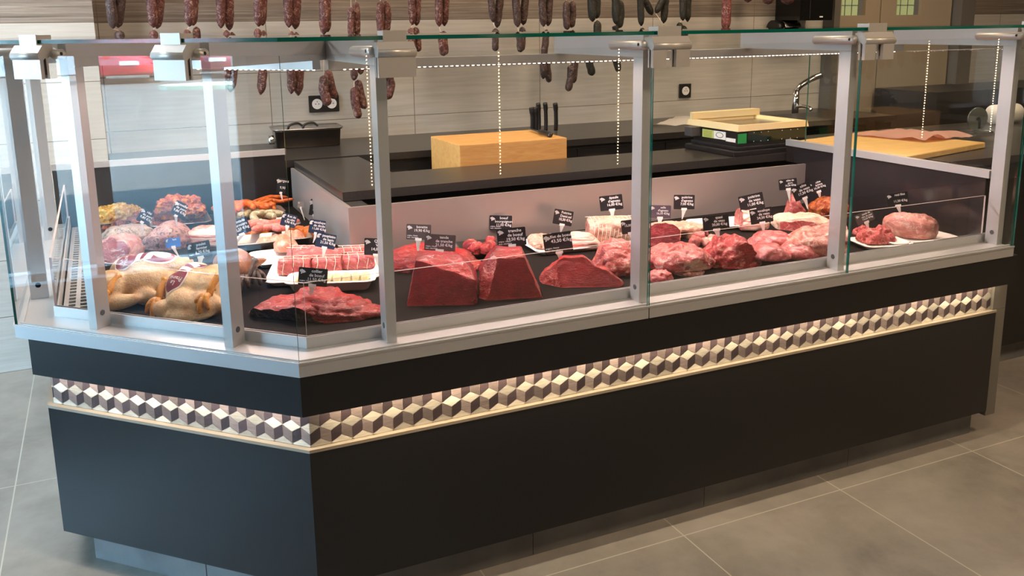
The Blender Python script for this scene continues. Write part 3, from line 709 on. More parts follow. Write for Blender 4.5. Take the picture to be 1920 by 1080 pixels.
# paper sheets
def sheet(name, pts, z, mat, label, cat='paper', lift=.012):
    bm = bmesh.new(); n = 12; a, b, c, d = [Vector((*p, 0)) for p in pts]; g = []
    for i in range(n+1):
        for j in range(n+1):
            u, v = i/n, j/n; q = a.lerp(b, u).lerp(d.lerp(c, u), v); q.z = z+.001+abs(noise.noise(q*9+Vector((3, 1, 0))))*lift*2; g.append(bm.verts.new(q))
    for i in range(n):
        for j in range(n): k = i*(n+1)+j; bm.faces.new((g[k], g[k+1], g[k+n+2], g[k+n+1]))
    ret = bmesh.ops.solidify(bm, geom=bm.faces[:], thickness=.0006)
    return tag(obj(name, bm, mat, None, True), label, cat)
A, B, C_, D = onz(1222, 236, .9), onz(1290, 237, .9), onz(1300, 222, .9), onz(1270, 220, .9)
sheet('paper_sheet', [(A.x, A.y), (B.x, B.y), (C_.x, C_.y), (D.x, D.y)], .90, PAPER, 'white paper sheets lying loose on the back worktop left of the scale')
# weighing scale
sc = thing('weighing_scale', 'black shop scale with a cream tray top on the counter ledge', 'scale', (2.66, 3.24, .9005), (0, 0, R(2)))
obj('platform', bx(-.235, .225, -.185, .155, 0, .022, bev=.004), BLACK, sc)
obj('platform_step', bx(-.205, .205, -.165, .15, .0225, .038, bev=.004), BLACK, sc)
bm = bmesh.new(); A = [(-.19, -.15), (.20, -.15), (.20, .15), (-.19, .15)]; prism(bm, A, .0385, .103); obj('housing', bm, BLACK, sc)
bm = bmesh.new(); box(bm, -.245, -.1905, .095, .148, .06, .102, bev=.004); obj('side_module', bm, DGREY, sc)
bm = bmesh.new(); rect = [(-.20, -.165), (.205, -.165), (.205, .19), (-.20, .19)]
lo = [bm.verts.new((x, y, .1035)) for x, y in rect]; hi = [bm.verts.new((x*.97, y*.97, .130)) for x, y in rect]; inn = [bm.verts.new((x*.88, y*.88, .130)) for x, y in rect]; bot = [bm.verts.new((x*.84, y*.84, .112)) for x, y in rect]
for U, V in ((lo, hi), (hi, inn), (inn, bot)):
    for i in range(4): bm.faces.new((U[i], U[(i+1) % 4], V[(i+1) % 4], V[i]))
bm.faces.new(bot); bm.faces.new(lo); bmesh.ops.recalc_face_normals(bm, faces=bm.faces); obj('tray_top', bm, CREAM, sc)
obj('weighing_plate', bx(-.165, .17, -.135, .15, .1125, .116), STEEL, sc)
bm = bmesh.new(); prism(bm, [(-.198, .150), (.200, .150), (.185, .186), (-.185, .186)], .1305, .160); obj('back_ridge', bm, CREAM, sc)
obj('display_window', bx(-.135, .195, -.1525, -.1505, .050, .098), new_mat('dark green screen', (.004, .016, .010), .12), sc)
bm = bmesh.new()
for x in (-.10, -.06, -.02, .06, .11, .15):
    for z in (.055, .093): box(bm, x-.002, x+.002, -.1535, -.1527, z-.0015, z+.0015)
obj('key_marks', bm, INK, sc)
obj('green_sticker', bx(-.188, -.140, -.1520, -.1505, .050, .092), GREEN, sc, loc=(0, 0, 0))
for (y0, y1, m, nm) in ((.008, .085, LIME, 'lime_label'), (-.075, .006, PAPER, 'white_label')): obj(nm, bx(-.1915, -.1903, y0, y1, .058, .093), m, sc)
obj('barcode_label', bx(-.1915, -.1903, -.140, -.077, .054, .070), PAPER, sc)
bm = bmesh.new(); tube(bm, [(-.192, -.035+.024*math.cos(a*.4), .0765+.011*math.sin(a*.4)) for a in range(17)], .0012, 6); obj('oval_print', bm, DGREY, sc)
bm = bmesh.new()
for k in range(6): box(bm, -.1925, -.1916, .018, .076, .062+k*.0048, .0632+k*.0048)
obj('printed_lines', bm, new_mat('dark olive ink', (.12, .14, .03), .6), sc)
bm = bmesh.new(); tube(bm, bez([(.20, .0, .08), (.25, -.05, .07), (.24, -.10, .03), (.26, -.14, .003)], 6), .003, 8); obj('cable', bm, WHITE, sc, True)
# wall things at upper right
P = ony(1521, 30, 4.4)
kb = thing('wall_cabinet', 'glossy black wall-hung cabinet right of the hanging sausages', 'cabinet', (P.x, 4.45, 1.47))
obj('body', bx(-.135, .125, -.10, .125, 0, .75, bev=.004), new_mat('gloss black', (.006, .006, .006), .12), kb); obj('door_edge', bx(-.062, -.058, -.1035, -.1005, .01, .74), STEEL, kb)
obj('badge', bx(.02, .045, -.1035, -.1005, .018, .026), INK, kb)
P = ony(1452, 50, YW)
dsp = thing('towel_dispenser', 'small black and chrome dispenser on the tiles beside the black cabinet', 'dispenser', (P.x-.01, YW, 1.38))
bm = bmesh.new(); cyl(bm, (-.06, -.06, .04), (.0, -.06, .04), .055, n=24); obj('side_cap', bm, BLACK, dsp); bm = bmesh.new(); cyl(bm, (.002, -.06, .04), (.13, -.06, .04), .052, n=24); obj('cover', bm, STEEL, dsp)
# right counter, cutting board, paper, slicer
rc = thing('side_counter', 'dark lower counter with plinth beyond the right end of the display', 'counter', (0, 0, 0))
obj('cabinet_body', bx(2.96, 4.6, 2.42, 3.30, .10, .895), BLACKP, rc); obj('worktop', bx(2.945, 4.62, 2.405, 3.32, .8955, .925), STONE, rc); obj('plinth', bx(3.0, 4.56, 2.47, 3.25, 0, .0995), PLINTH, rc)
A, B, C_, D = [onz(*p, .95) for p in ((1690, 292), (1865, 271), (1660, 250), (1548, 256))]
def poly_board(name, pts, z0, z1, mat):
    bm = bmesh.new(); prism(bm, pts, z0, z1); bmesh.ops.bevel(bm, geom=bm.edges[:], offset=.003, segments=1, affect='EDGES'); return bm
bm = poly_board('b', [(2.80, 2.47), (3.40, 2.60), (3.34, 3.16), (2.76, 3.04)], .926, .95, WOODY); bd = tag(obj('cutting_board', bm, WOODY), 'large pale wooden cutting board on the dark counter at the right', 'cutting board')
sheet('butcher_paper', [(3.18, 2.72), (3.50, 2.74), (3.50, 3.08), (3.10, 3.06)], .952, PINKP, 'crumpled pink butcher paper lying on the back of the cutting board', 'paper', .02)
P = ony(1827, 222, 3.0)
sl = thing('meat_slicer', 'round steel slicer blade on a stand beside a white paper roll', 'slicer', (P.x, 2.98, .9255), (0, 0, R(-12)))
hz = P.z-.9255
bm = bmesh.new(); cyl(bm, (0, 0, hz), (0, .008, hz), .055, n=40); obj('blade', bm, new_mat('slicer disc', (.30, .33, .32), .22, .9), sl)
bm = bmesh.new(); cyl(bm, (0, -.004, hz), (0, -.0005, hz), .009); cyl(bm, (.012, -.003, hz), (.012, -.003, .02), .004); obj('guard_arm', bm, BLACK, sl)
bm = bmesh.new(); box(bm, -.012, .012, .009, .02, .012, hz); box(bm, -.05, .06, -.04, .05, 0, .012); obj('stand', bm, STEEL, sl)
P2 = ony(1864, 216, 3.25)
bm = bmesh.new(); cyl(bm, (-.075, 0, 0), (.10, 0, 0), .050, n=28); tag(obj('paper_roll', bm, PAPER, None, True, (P2.x, 3.2, .976)), 'white roll of paper lying behind the slicer blade', 'paper roll')
tb = thing('small_table', 'black side table with thick leg behind the cutting board', 'table', (3.62, 3.70, 0))
obj('table_top', bx(-.35, .33, -.12, .25, .93, .955), BLACK, tb)
for x in (-.3, .26): obj('leg', bx(x-.035, x+.035, -.08, -.01, 0, .9295), BLACK, tb)
tag(obj('dark_shelf_unit', bx(4.75, 6.6, 4.0, 4.50, 0, 1.02), new_mat('dark unit', (.02, .018, .016), .4)), 'low black unit against the far wall right of the taupe doors', 'unit')
# ------------------------------------------------------------------ hanging dry sausages
YS = 4.30
RAILZ = 1.82
bm = bmesh.new(); tube(bm, [(.0, YS, RAILZ), (4.0, YS, RAILZ)], .011, 12)
rail = tag(obj('hanging_rail', bm, STEEL, None, True), 'steel rail on the tiled wall carrying the dry sausages', 'rail')
for x in (.1, 1.3, 2.6, 3.9):
    bm = bmesh.new(); tube(bm, [(x, YS, RAILZ), (x, YS+.02, RAILZ-.03), (x, YW-.001, RAILZ-.03)], .008, 8); obj('rail_bracket', bm, STEEL, rail, True)
def strand(px, links, mat, label, group):
    """links: (dx px, top y, bottom y, half width px, tilt px at the foot, bend px)"""
    X0 = ony(px, 50, YS); r = thing('sausage_string', label, 'dry sausage', (X0.x, YS, RAILZ), group=group)
    prev = {}
    for i, (dx, yt, yb, hw, tl, bd_) in enumerate(links):
        A = ony(px+dx, yt, YS); B = ony(px+dx+tl, yb, YS); k = mppx(A); yo = (i % 2)*.028-.012
        a = A-Vector(r.location); b = B-Vector(r.location); a.y = b.y = yo; mid = (a+b)/2+Vector((bd_*k, 0, 0))
        pts = [a.lerp(b, 0), a.lerp(mid, .6), mid, b.lerp(mid, .6), b]
        c = bez(pts, 7); m = len(c); hwm = hw*k
        rad = []
        for q in range(m):
            u = q/(m-1); e = min(u, 1-u)*2
            rad.append(max(.003, hwm*min(1, (1-(1-min(1, e*3.6))**2)**.5)*(1+.05*noise.noise(Vector((px+q*.5, i, 0))))))
        bm = bmesh.new(); tube(bm, c, rad, 16)
        for v in bm.verts: v.co += v.co.normalized()*0+Vector((noise.noise(v.co*38+Vector((px, 0, i)))*.0025, noise.noise(v.co*38+Vector((0, px, i)))*.0025, 0))
        obj('sausage_link', bm, mat, r, True)
        bm = bmesh.new(); top = prev.get('p', Vector((0, 0, -.012))) if i >= 2 else Vector((0, 0, -.012))
        tube(bm, [a+Vector((0, 0, -.004)), (a+top)/2+Vector((0, .002, 0)), top], .0016, 6); obj('twine', bm, TWINE, r, True)
        prev['p' if i % 2 == 0 else 'q'] = b
    bm = bmesh.new(); tube(bm, [(.0, .016*math.cos(a*.5236), .016*math.sin(a*.5236)) for a in range(13)], .0018, 6, cap=False); obj('hook_loop', bm, TWINE, r, True)
RD, BR, GR = MT['salami_red'], MT['salami_brown'], MT['salami_green']
gr_, gb, gg = 'red dry sausages on the rail', 'brown dry sausages on the rail', 'dark herb dry sausages on the rail'
N_ = ['leftmost', 'second', 'third', 'fourth', 'fifth', 'sixth', 'seventh', 'eighth', 'ninth', 'tenth', 'eleventh']
data = [
 (217, [(-7, -70, 54, 9.5, 2, -4), (8, -75, 52, 9.5, -4, 4), (8, 57, 118, 10, -6, 0)], BR),
 (290, [(-9, -70, 52, 9.5, 7, -3), (9, -75, 54, 9.5, -4, 3), (-2, 56, 122, 8.5, 0, 0)], RD),
 (357, [(-3, -70, 50, 9.5, 1, 0), (6, -60, 48, 8, 0, 2), (-7, 55, 110, 7.5, 0, 0), (12, 50, 112, 7.5, 3, 0)], RD),
 (420, [(-7, -70, 53, 8.5, 1, -1), (8, -72, 57, 8.5, 3, 1), (4, 56, 175, 9, -8, 6), (16, 60, 173, 9, -4, 6)], RD),
 (487, [(-3, -70, 50, 8.5, 0, -1), (6, -74, 48, 8, 0, 1), (-5, 53, 118, 7.5, 2, 0), (8, 57, 178, 8.5, -5, 3)], RD),
 (546, [(-8, -70, 52, 8.5, 3, -2), (9, -66, 55, 8.5, 0, 3), (0, 58, 176, 8, 0, -2), (10, 60, 180, 8.5, 4, 6)], RD),
 (606, [(0, -60, 65, 9, 0, 0), (7, -58, 60, 6.5, 3, 1), (0, 141, 198, 9, 8, -4), (10, 131, 186, 8.5, 14, -2)], RD),
 (663, [(-6, 14, 68, 6.5, 0, 0), (6, 4, 66, 6.5, 2, 1), (0, 70, 151, 7, 0, 0), (13, 68, 140, 7, 2, 0), (0, 163, 222, 8, 9, -3), (9, 150, 205, 8, 14, -2)], RD),
 (718, [(-6, 2, 64, 7, 1, -2), (8, 1, 63, 7, 0, 3), (2, 68, 150, 7, 2, 0), (10, 132, 187, 8.5, 0, 7)], RD),
 (776, [(-6, -70, 47, 7, 2, -1), (5, -66, 48, 7.5, 2, 2), (-7, 52, 104, 7, 4, -1), (4, 51, 97, 6.5, 6, 2)], RD),
 (828, [(-7, -62, 50, 7.5, 1, -1), (8, -66, 49, 7.5, -1, 3), (-3, 60, 105, 7, 5, 0), (6, 58, 103, 6.5, 3, 0)], RD),
]
for i, (px, lk, mt) in enumerate(data):
    strand(px, lk, mt, ('leftmost' if i == 0 else N_[i])+' from the left of the strings of mottled dry sausage on the rail', gr_)
data = [
 (927, [(-8, -60, 42, 6.5, 4, -3), (11, -58, 52, 7.5, -4, 4), (0, 53, 96, 6.5, 0, 0)], 'brown dry sausage string, nearest the middle of the wall'),
 (975, [(-8, -50, 51, 7.5, 2, -3), (10, -54, 47, 7.5, -2, 4), (-4, 60, 98, 6, 3, 0), (7, 50, 96, 6.5, -1, 0)], 'brown dry sausage string, second of the dark ones'),
 (1023, [(-6, -54, 50, 7, 0, -3), (7, -60, 49, 7, 0, 3), (0, 55, 148, 6.5, -6, -2), (6, 100, 155, 6.5, 3, -2)], 'brown dry sausage string, third of the dark ones'),
 (1068, [(-8, 2, 56, 6.5, 2, -2), (8, 1, 52, 6.5, -2, 2), (1, 121, 171, 7, -6, 2), (9, 56, 156, 6.5, 2, 3)], 'brown dry sausage string beside the first green-black one'),
]
for px, lk, lb in data: strand(px, lk, BR, lb, gb)
data = [
 (1114, [(-7, -60, 41, 8, 2, -2), (7, -60, 35, 7.5, 0, 2), (4, 38, 105, 7.5, -1, 0), (-6, 100, 142, 7.5, 6, -3)], 'herb-blackened dry sausage string, leftmost of the green-black ones'),
 (1158, [(-6, -60, 46, 7.5, 1, -1), (7, 0, 53, 7.5, -2, 3), (-7, 48, 60, 6, 2, 0), (-4, 56, 136, 7, 9, -4)], 'herb-blackened dry sausage string with a long curved foot'),
 (1202, [(-3, -50, 49, 6.5, 1, -1), (8, -30, 28, 6.5, 16, -7), (0, 52, 100, 6, 0, 0)], 'herb-blackened dry sausage string with one link swung right'),
 (1243, [(-2, -30, 25, 6, -14, 8), (6, -55, 44, 7, -2, 4), (2, 49, 100, 5.5, 0, 0)], 'herb-blackened dry sausage string with one link swung left'),
 (1284, [(-5, -60, 39, 6.5, -1, -1), (8, -60, 41, 6.5, 0, 2), (-13, 42, 92, 6.5, 12, -3), (0, 48, 92, 6.5, 10, -2)], 'herb-blackened dry sausage string, rightmost of the green-black ones'),
]
for px, lk, lb in data: strand(px, lk, GR, lb, gg)
strand(1361, [(0, -45, 57, 9, -3, 1)], meat_mat('single red salami', (.22, .03, .025), (.12, .02, .02), (.5, .3, .25), 55, .52, .66, (1, 1, 1), .5, .6, 70), 'single thick red salami hanging alone right of the dark strings', 'thick salamis at the right end')
for px, w_ in ((1400, 10), (1438, 12), (1474, 14)):
    strand(px, [(0, -75, 9 if px > 1410 else 5, w_, 0, 0)], RD, 'fat dry salami at the right end of the rail, only its rounded foot showing', 'fat salamis cut off by the top edge')
# ------------------------------------------------------------------ meat in the display
def zat(P, px, py):
    d = _fw*FPX + RV*(px-PCX) - UV*(py-PCY); return H+d.z*(math.hypot(P.x, P.y)/math.hypot(d.x, d.y))
def it(name, label, cat, x0, x1, yt, yb, d, mats, rot=0, z=DZ, group=None, wf=1.0, hf=1.0, **k):
    px = (x0+x1)/2; P = contact(px, yb, z, d); w = (x1-x0)*mppx(P)*wf; h = max(.012, (zat(P, px, yt)-z)*hf)
    o = obj(name, blob_bm(w, d, h, **k), mats, None, True, P, (0, 0, VR+R(rot)))
    return tag(o, label, cat, group)
def tray(name, label, x0, x1, yb, d, h, mat, rot=24.5, z=DZ, wf=1, **k):
    px = (x0+x1)/2; P = contact(px, yb, z, d); w = (x1-x0)*mppx(P)*wf
    o = obj(name, tray_bm(w, d, h, **k), mat, None, False, P+Vector((0, 0, .0005)), (0, 0, VR+R(rot)))
    return tag(o, label, 'tray')
M = MT
BD, BC, BRD = M['beef_dark'], M['beef_cut'], M['beef_red']
# front row of beef
it('beef_neck', 'large bright red boneless beef neck with grey crust, nearest the glass corner', 'meat', 478, 722, 548, 610, .20, [BRD, M['crust']], z=DZ, lump=.022, ls=11, p=2.2, seed=3, prof=[(-1, .35), (-.6, .75), (-.1, 1), (.4, .82), (1, .5)], rot=2, cuts=[((-.03, -.075, .02), (-.35, -1, -.55))], fine=.004)
it('beef_flank', 'bright red beef flank lying behind the large dark beef block', 'meat', 722, 906, 455, 515, .20, [BRD], lump=.014, ls=12, seed=5, prof=[(-1, .9), (-.3, 1), (.5, .75), (1, .3)], rot=-6, fine=.004, hf=.9)
it('beef_round', 'large dark red beef block with flat cut face, left of the two big ones', 'meat', 748, 896, 474, 577, .16, [BD, BC, BD, M['beef_red']], p=5, lump=.006, seed=8, rot=4, prof=[(-1, 1), (-.2, 1), (.5, .92), (1, .62)], cuts=[((0, -.060, .0), (-.05, -1, .16)), ((-.085, 0, .0), (-1, 0, .22)), ((.0, -.02, .118), (.30, -.55, 1))], hf=.98)
it('beef_round', 'dark red beef block with sloping cut face, in front of the foam tray', 'meat', 897, 1030, 463, 566, .16, [BD, BC, M['veal_red'], BRD], p=4.5, lump=.006, seed=11, rot=2, prof=[(-1, .7), (-.45, 1), (.3, 1), (1, .62)], cuts=[((.0, -.055, .0), (.10, -1, .14)), ((-.062, -.05, .06), (-1, -.9, .42)), ((0, 0, .128), (.04, -.3, 1)), ((.078, 0, 0), (1, 0, .42))], hf=.98)
it('beef_fillet', 'beef fillet piece with dark cut face and bright red rim, right of the blocks', 'meat', 1012, 1168, 480, 545, .15, [BRD, BC, M['veal_red']], p=2.5, lump=.008, seed=13, rot=-3, prof=[(-1, .5), (-.4, .95), (.0, 1), (.6, .62), (1, .2)], cuts=[((0.01, -.040, .0), (.05, -1, .50)), ((-.05, -.05, .0), (-.7, -1, .3))], hf=.98)
# stew beef in a pan
tray('roasting_tray', 'grey steel tray of cubed stewing beef', 848, 942, 489, .17, .030, BTRAY, rot=16, slope=.02)
def cubes(n, x0, x1, y0, y1, z, s_, mats, name, label, cat, group, lay=2, **k):
    made = []
    bms = [blob_bm(s_*1.15, s_, s_*.85, seed=31+q, p=3.2, lump=.006, ls=28, sub=3, fine=.001) for q in range(3)]
    mes = [mesh_from(b, name, mats[q % len(mats)], True) for q, b in enumerate(bms)]
    for i in range(n):
        ly = i*lay//n; zz = z+ly*s_*.55
        sh = .5-.22*ly
        px = (x0+x1)/2+(x1-x0)*rnd.uniform(-sh, sh); py = (y0+y1)/2+(y1-y0)*rnd.uniform(-sh, sh)
        P = onz(px, py, zz); o = bpy.data.objects.new(name, mes[i % 3]); COL.objects.link(o); o.location = P
        o.rotation_euler = (rnd.uniform(-.3, .3), rnd.uniform(-.3, .3), rnd.uniform(0, 6.3)); sc_ = rnd.uniform(.8, 1.2); o.scale = (sc_, sc_, sc_)
        tag(o, label, cat, group); made.append(o)
    return made
cubes(16, 862, 930, 462, 480, DZ+.006, .034, [BRD, M['veal_red'], BD], 'beef_cube', 'chunk of red stewing beef heaped in the grey steel tray', 'meat', 'cubed stewing beef', 2)
# foam trays and their meat
tray('foam_tray', 'white foam tray under the streaky bacon slab', 985, 1135, 476, .20, .016, FOAM, rot=20)
it('pork_belly', 'streaky pork belly slab with red and white layers on the foam tray', 'meat', 1035, 1127, 437, 470, .13, [M['bacon']], z=DZ+.006, p=3.0, lump=.008, seed=17, rot=8, prof=[(-1, .8), (0, 1), (.6, .9), (1, .35)])
it('pork_belly', 'pale rough end of pork belly at the left of the foam tray', 'meat', 990, 1050, 440, 468, .12, [M['fat_pink']], z=DZ+.006, p=2.2, lump=.012, ls=20, seed=19, rot=12)
tray('black_tray', 'dark tray under the netted lamb shoulder', 1092, 1205, 462, .22, .015, BTRAY, rot=20)
def rolled(name, label, x0, x1, yt, yb, mat, n, rot, z=DZ+.004, d=.11, capm=None, group=None, net=True, wf=1, p=3.4):
    px = (x0+x1)/2; P = contact(px, yb, z, d); w = (x1-x0)*mppx(P)*wf; h = zat(P, px, yt)-z
    bm = blob_bm(w, d, h, seed=len(name)+int(x0) % 13, p=p, lump=.006, ls=14, bottom=-.75, cuts=[((-w*.46, 0, 0), (-1, 0, .1)), ((w*.46, 0, 0), (1, 0, .1))])
    r = obj(name, bm, [mat, capm or M['pork_cut'], capm or M['pork_cut']], None, True, P, (0, 0, VR+R(rot))); tag(r, label, 'meat', group)
    if net:
        bm = bmesh.new()
        for i in range(n):
            x = -w*.40+w*.80*(i+.5)/n; pts = []
            for k in range(25):
                a = 2*math.pi*k/24; c, s_ = math.cos(a), math.sin(a); q = (abs(c)**3+abs(s_)**3)**(-1/3)
                pts.append((x+.003*math.sin(3*a), c*q*(d/2+.0015), max(.001, h*.43+s_*q*(h*.57+.001))))
            tube(bm, pts, .0011, 5, cap=False)
        for a in (60, 100, 130):
            c, s_ = math.cos(R(a)), math.sin(R(a)); q = (abs(c)**3+abs(s_)**3)**(-1/3)
            tube(bm, [(-w*.44+w*.88*k/20, -c*q*(d/2+.001)+.001*math.sin(k*2), h*.43+s_*q*(h*.57+.002)) for k in range(21)], .0011, 5, cap=False)
        obj('netting', bm, TWINE, r)
    return r
rolled('rolled_lamb_shoulder', 'round lamb shoulder tied up in white netting', 1094, 1196, 408, 458, M['fat_pink'], 11, 4, d=.13)
# veal and lamb, middle of the case
it('veal_shoulder', 'pink veal shoulder lump left of the middle post, beside the beef fillet', 'meat', 1108, 1215, 452, 520, .17, [M['veal']], lump=.024, ls=15, seed=23, p=2.2, prof=[(-1, .4), (-.3, .9), (.6, 1), (1, .8)], fine=.003)
it('veal_neck', 'knobbly red veal piece tucked above the pink shoulder', 'meat', 1135, 1200, 448, 488, .09, [M['veal_red']], lump=.014, ls=26, seed=29, z=DZ+.035, hf=.55)
it('veal_breast', 'long pink veal breast draped over bones right of the middle post', 'meat', 1205, 1337, 456, 512, .20, [M['veal'], M['fat_pink']], lump=.018, ls=12, seed=31, p=2.3, z=DZ+.018, prof=[(-1, .8), (0, 1), (.5, .95), (1, .4)], rot=6, cuts=[((.0, -.088, .0), (.1, -1, -.35))], fine=.003, hf=.92)
it('veal_bone', 'rounded pink veal bone end under the long breast, at the front', 'meat', 1212, 1262, 505, 532, .07, [M['veal_pale']], lump=.008, ls=25, seed=37, p=2)
it('veal_bone', 'pale knobbly veal bone under the long breast, at its right', 'meat', 1258, 1322, 498, 520, .07, [M['pork']], lump=.010, ls=30, seed=41, p=2)
it('lamb_saddle', 'lamb saddle with pale fat cover and dark red cut end', 'meat', 1208, 1275, 417, 462, .12, [M['fat_pink'], BD], lump=.006, seed=43, p=2.6, cuts=[((0, -.035, .02), (.12, -1, .35))])
it('lamb_breast', 'flat folded orange-pink lamb breast with ribs, uppermost', 'meat', 1235, 1322, 405, 436, .12, [M['fat_pink']], lump=.012, ls=16, seed=47, z=DZ+.026, hf=.5, p=2.8)
it('lamb_breast', 'flat red lamb breast lying under the orange-pink one', 'meat', 1240, 1312, 416, 446, .11, [M['veal_red']], lump=.012, ls=16, seed=49, hf=.55, p=2.8)
cubes(9, 1282, 1345, 440, 462, DZ, .036, [M['pork'], M['veal'], M['fat_pink']], 'lamb_trimming', 'pale pink lamb trimming lying behind the long veal breast', 'meat', 'lamb trimmings', 1)
tray('foam_tray', 'white foam tray against the bed back under the rolled veal breast', 1292, 1425, 432, .16, .016, FOAM, rot=12)
it('veal_flank', 'rolled veal flank with white fat layers on the foam tray at the back', 'meat', 1362, 1440, 391, 433, .12, [M['bacon'], M['veal']], z=DZ+.006, lump=.010, seed=53, p=2.6, rot=-14, cuts=[((-.035, 0, .02), (-1, -.3, .1))])
it('veal_rump', 'big rose-red veal rump with marbled top in the middle of the third bay', 'meat', 1308, 1428, 442, 506, .18, [M['veal_red'], BRD], lump=.020, ls=13, seed=59, p=2.4, prof=[(-1, .5), (-.3, 1), (.4, .9), (1, .5)], cuts=[((.05, -.07, .0), (.45, -1, .2))], fine=.003)
# veal escalopes: overlapping slices
for i, (x0, x1, yt, yb, rt, sd_, z_) in enumerate([(1408, 1500, 424, 462, 10, 61, .026), (1398, 1478, 428, 470, -8, 62, .010), (1455, 1532, 440, 488, -4, 64, .004), (1400, 1482, 440, 491, 6, 63, .022)]):
    it('veal_escalope', ['thin pink veal escalope at the back of the stack', 'pink veal escalope at the left of the stack', 'pale pink veal escalope, rightmost and lowest of the stack', 'large pink veal escalope at the front of the stack, beside the rump'][i], 'meat', x0, x1, yt, yb, .14, [M['veal_pale']], rot=rt, z=DZ+z_, lump=.008, seed=sd_, p=2.3, hf=.62, prof=[(-1, .5), (-.4, 1), (.3, .9), (1, .35)])
it('veal_rack', 'tall veal rack with cream fat cap lying on the veal block', 'meat', 1450, 1562, 386, 436, .15, [M['fat'], M['veal']], z=DZ+.055, lump=.012, seed=67, p=2.5, rot=-8, prof=[(-1, .9), (0, 1), (1, .55)], cuts=[((-.02, -.055, 0), (-.25, -1, -.1))], hf=.72)
it('veal_loin', 'large marbled veal block behind the fourth post, under the rack', 'meat', 1462, 1612, 402, 486, .19, [M['pork_cut'], M['veal_red']], lump=.014, ls=12, seed=71, p=2.8, prof=[(-1, .55), (-.3, .8), (.6, 1), (1, .7)], cuts=[((.085, 0, 0), (1, -.25, .05))], hf=.78)
it('pork_loin', 'orange-red pork loin behind the veal rack, by the fourth post', 'meat', 1516, 1588, 372, 412, .12, [M['marinade_red']], z=DZ+.03, lump=.012, ls=18, seed=73)
it('pork_chop', 'pointed pink pork chop standing behind the veal rack', 'meat', 1468, 1510, 360, 405, .07, [M['veal']], z=DZ+.03, lump=.006, seed=79, p=1.8, prof=[(-1, .2), (-.2, 1), (1, .25)])
# right bay
tray('foam_tray', 'small white foam tray holding the pink minced strips', 1600, 1700, 470, .15, .016, FOAM, rot=10)
it('minced_strips', 'bright pink heap of shredded veal on the small foam tray', 'meat', 1608, 1676, 426, 459, .10, [M['mince']], z=DZ+.006, lump=.016, ls=30, seed=83, fine=.005, p=2.1)
it('minced_strips', 'darker pink lump behind the shredded heap on the small foam tray', 'meat', 1600, 1632, 422, 446, .06, [M['veal_red']], z=DZ+.006, lump=.010, ls=30, seed=85, p=2.1)
tray('foam_tray', 'white foam tray at the right end under the pork roast', 1622, 1796, 460, .17, .016, FOAM, rot=16, wf=.86)
rolled('pork_roast', 'rolled pork fillet roast with marbled cut end in the right bay', 1652, 1756, 398, 449, M['pork'], 0, -38, z=DZ+.007, d=.12, net=False, capm=M['pork_cut'], p=2.3, wf=1.0)
# centre-left trays
tray('foam_tray', 'white foam tray of raw poultry escalopes left of the glass corner', 476, 572, 503, .20, .018, FOAM, rot=24)
for i, (x0, x1, yt, yb, z_, sd_) in enumerate([(482, 522, 446, 470, .006, 91), (505, 548, 440, 468, .010, 92), (530, 575, 430, 462, .012, 93), (512, 560, 446, 474, .018, 94)]):
    it('turkey_escalope', ['pale orange turkey escalope, leftmost on its foam tray', 'pale orange turkey escalope in the middle of its foam tray', 'pale orange turkey escalope at the back right of its foam tray', 'pale orange turkey escalope lying on top of the others'][i], 'meat', x0, x1, yt, yb, .09, [M['poultry']], z=DZ+z_, lump=.010, seed=sd_, p=2.1, sub=4)
tray('foam_tray', 'large white foam tray of tied paupiettes', 508, 712, 536, .24, .018, FOAM, rot=8)
def paup(label, x0, x1, yt, yb, z, rot):
    return rolled('paupiette', label, x0, x1, yt, yb, M['veal_pale'], 3, rot, z=DZ+z, d=.062, capm=M['veal'])
paup('pink tied paupiette at the front left of the foam tray', 520, 588, 482, 517, .006, 2)
paup('pink tied paupiette in the middle of the front row', 584, 645, 480, 512, .006, 4)
paup('pink tied paupiette at the front right of the foam tray', 640, 706, 474, 506, .006, 6)
paup('pink tied paupiette behind, at the left of the foam tray', 538, 602, 462, 494, .006, -8)
paup('pink tied paupiette behind, at the right of the foam tray', 632, 690, 462, 488, .006, 8)
it('rabbit_fillet', 'large flat pink slice of meat lying over the paupiettes at the back', 'meat', 540, 640, 444, 492, .13, [M['veal_pale']], z=DZ+.032, lump=.010, seed=97, p=2.2, rot=20, hf=.4)
tray('foam_tray', 'deep white foam tray of pale yellow slices behind the beef neck', 540, 707, 551, .13, .034, FOAM, rot=4, slope=.024)
for i in range(8):
    px = 562+i*17.5; P = onz(px, 521-i*.9, DZ+.028); bm = blob_bm(.026, .055, .018, seed=i, p=4, lump=.002, sub=3, fine=.0005)
    o = obj('yellow_slice', bm, M['cheese'], None, True, (P.x, P.y, DZ+.016), (0, R(8), VR+R(4))); tag(o, 'pale yellow slice standing in the deep foam tray', 'food', 'pale yellow slices')
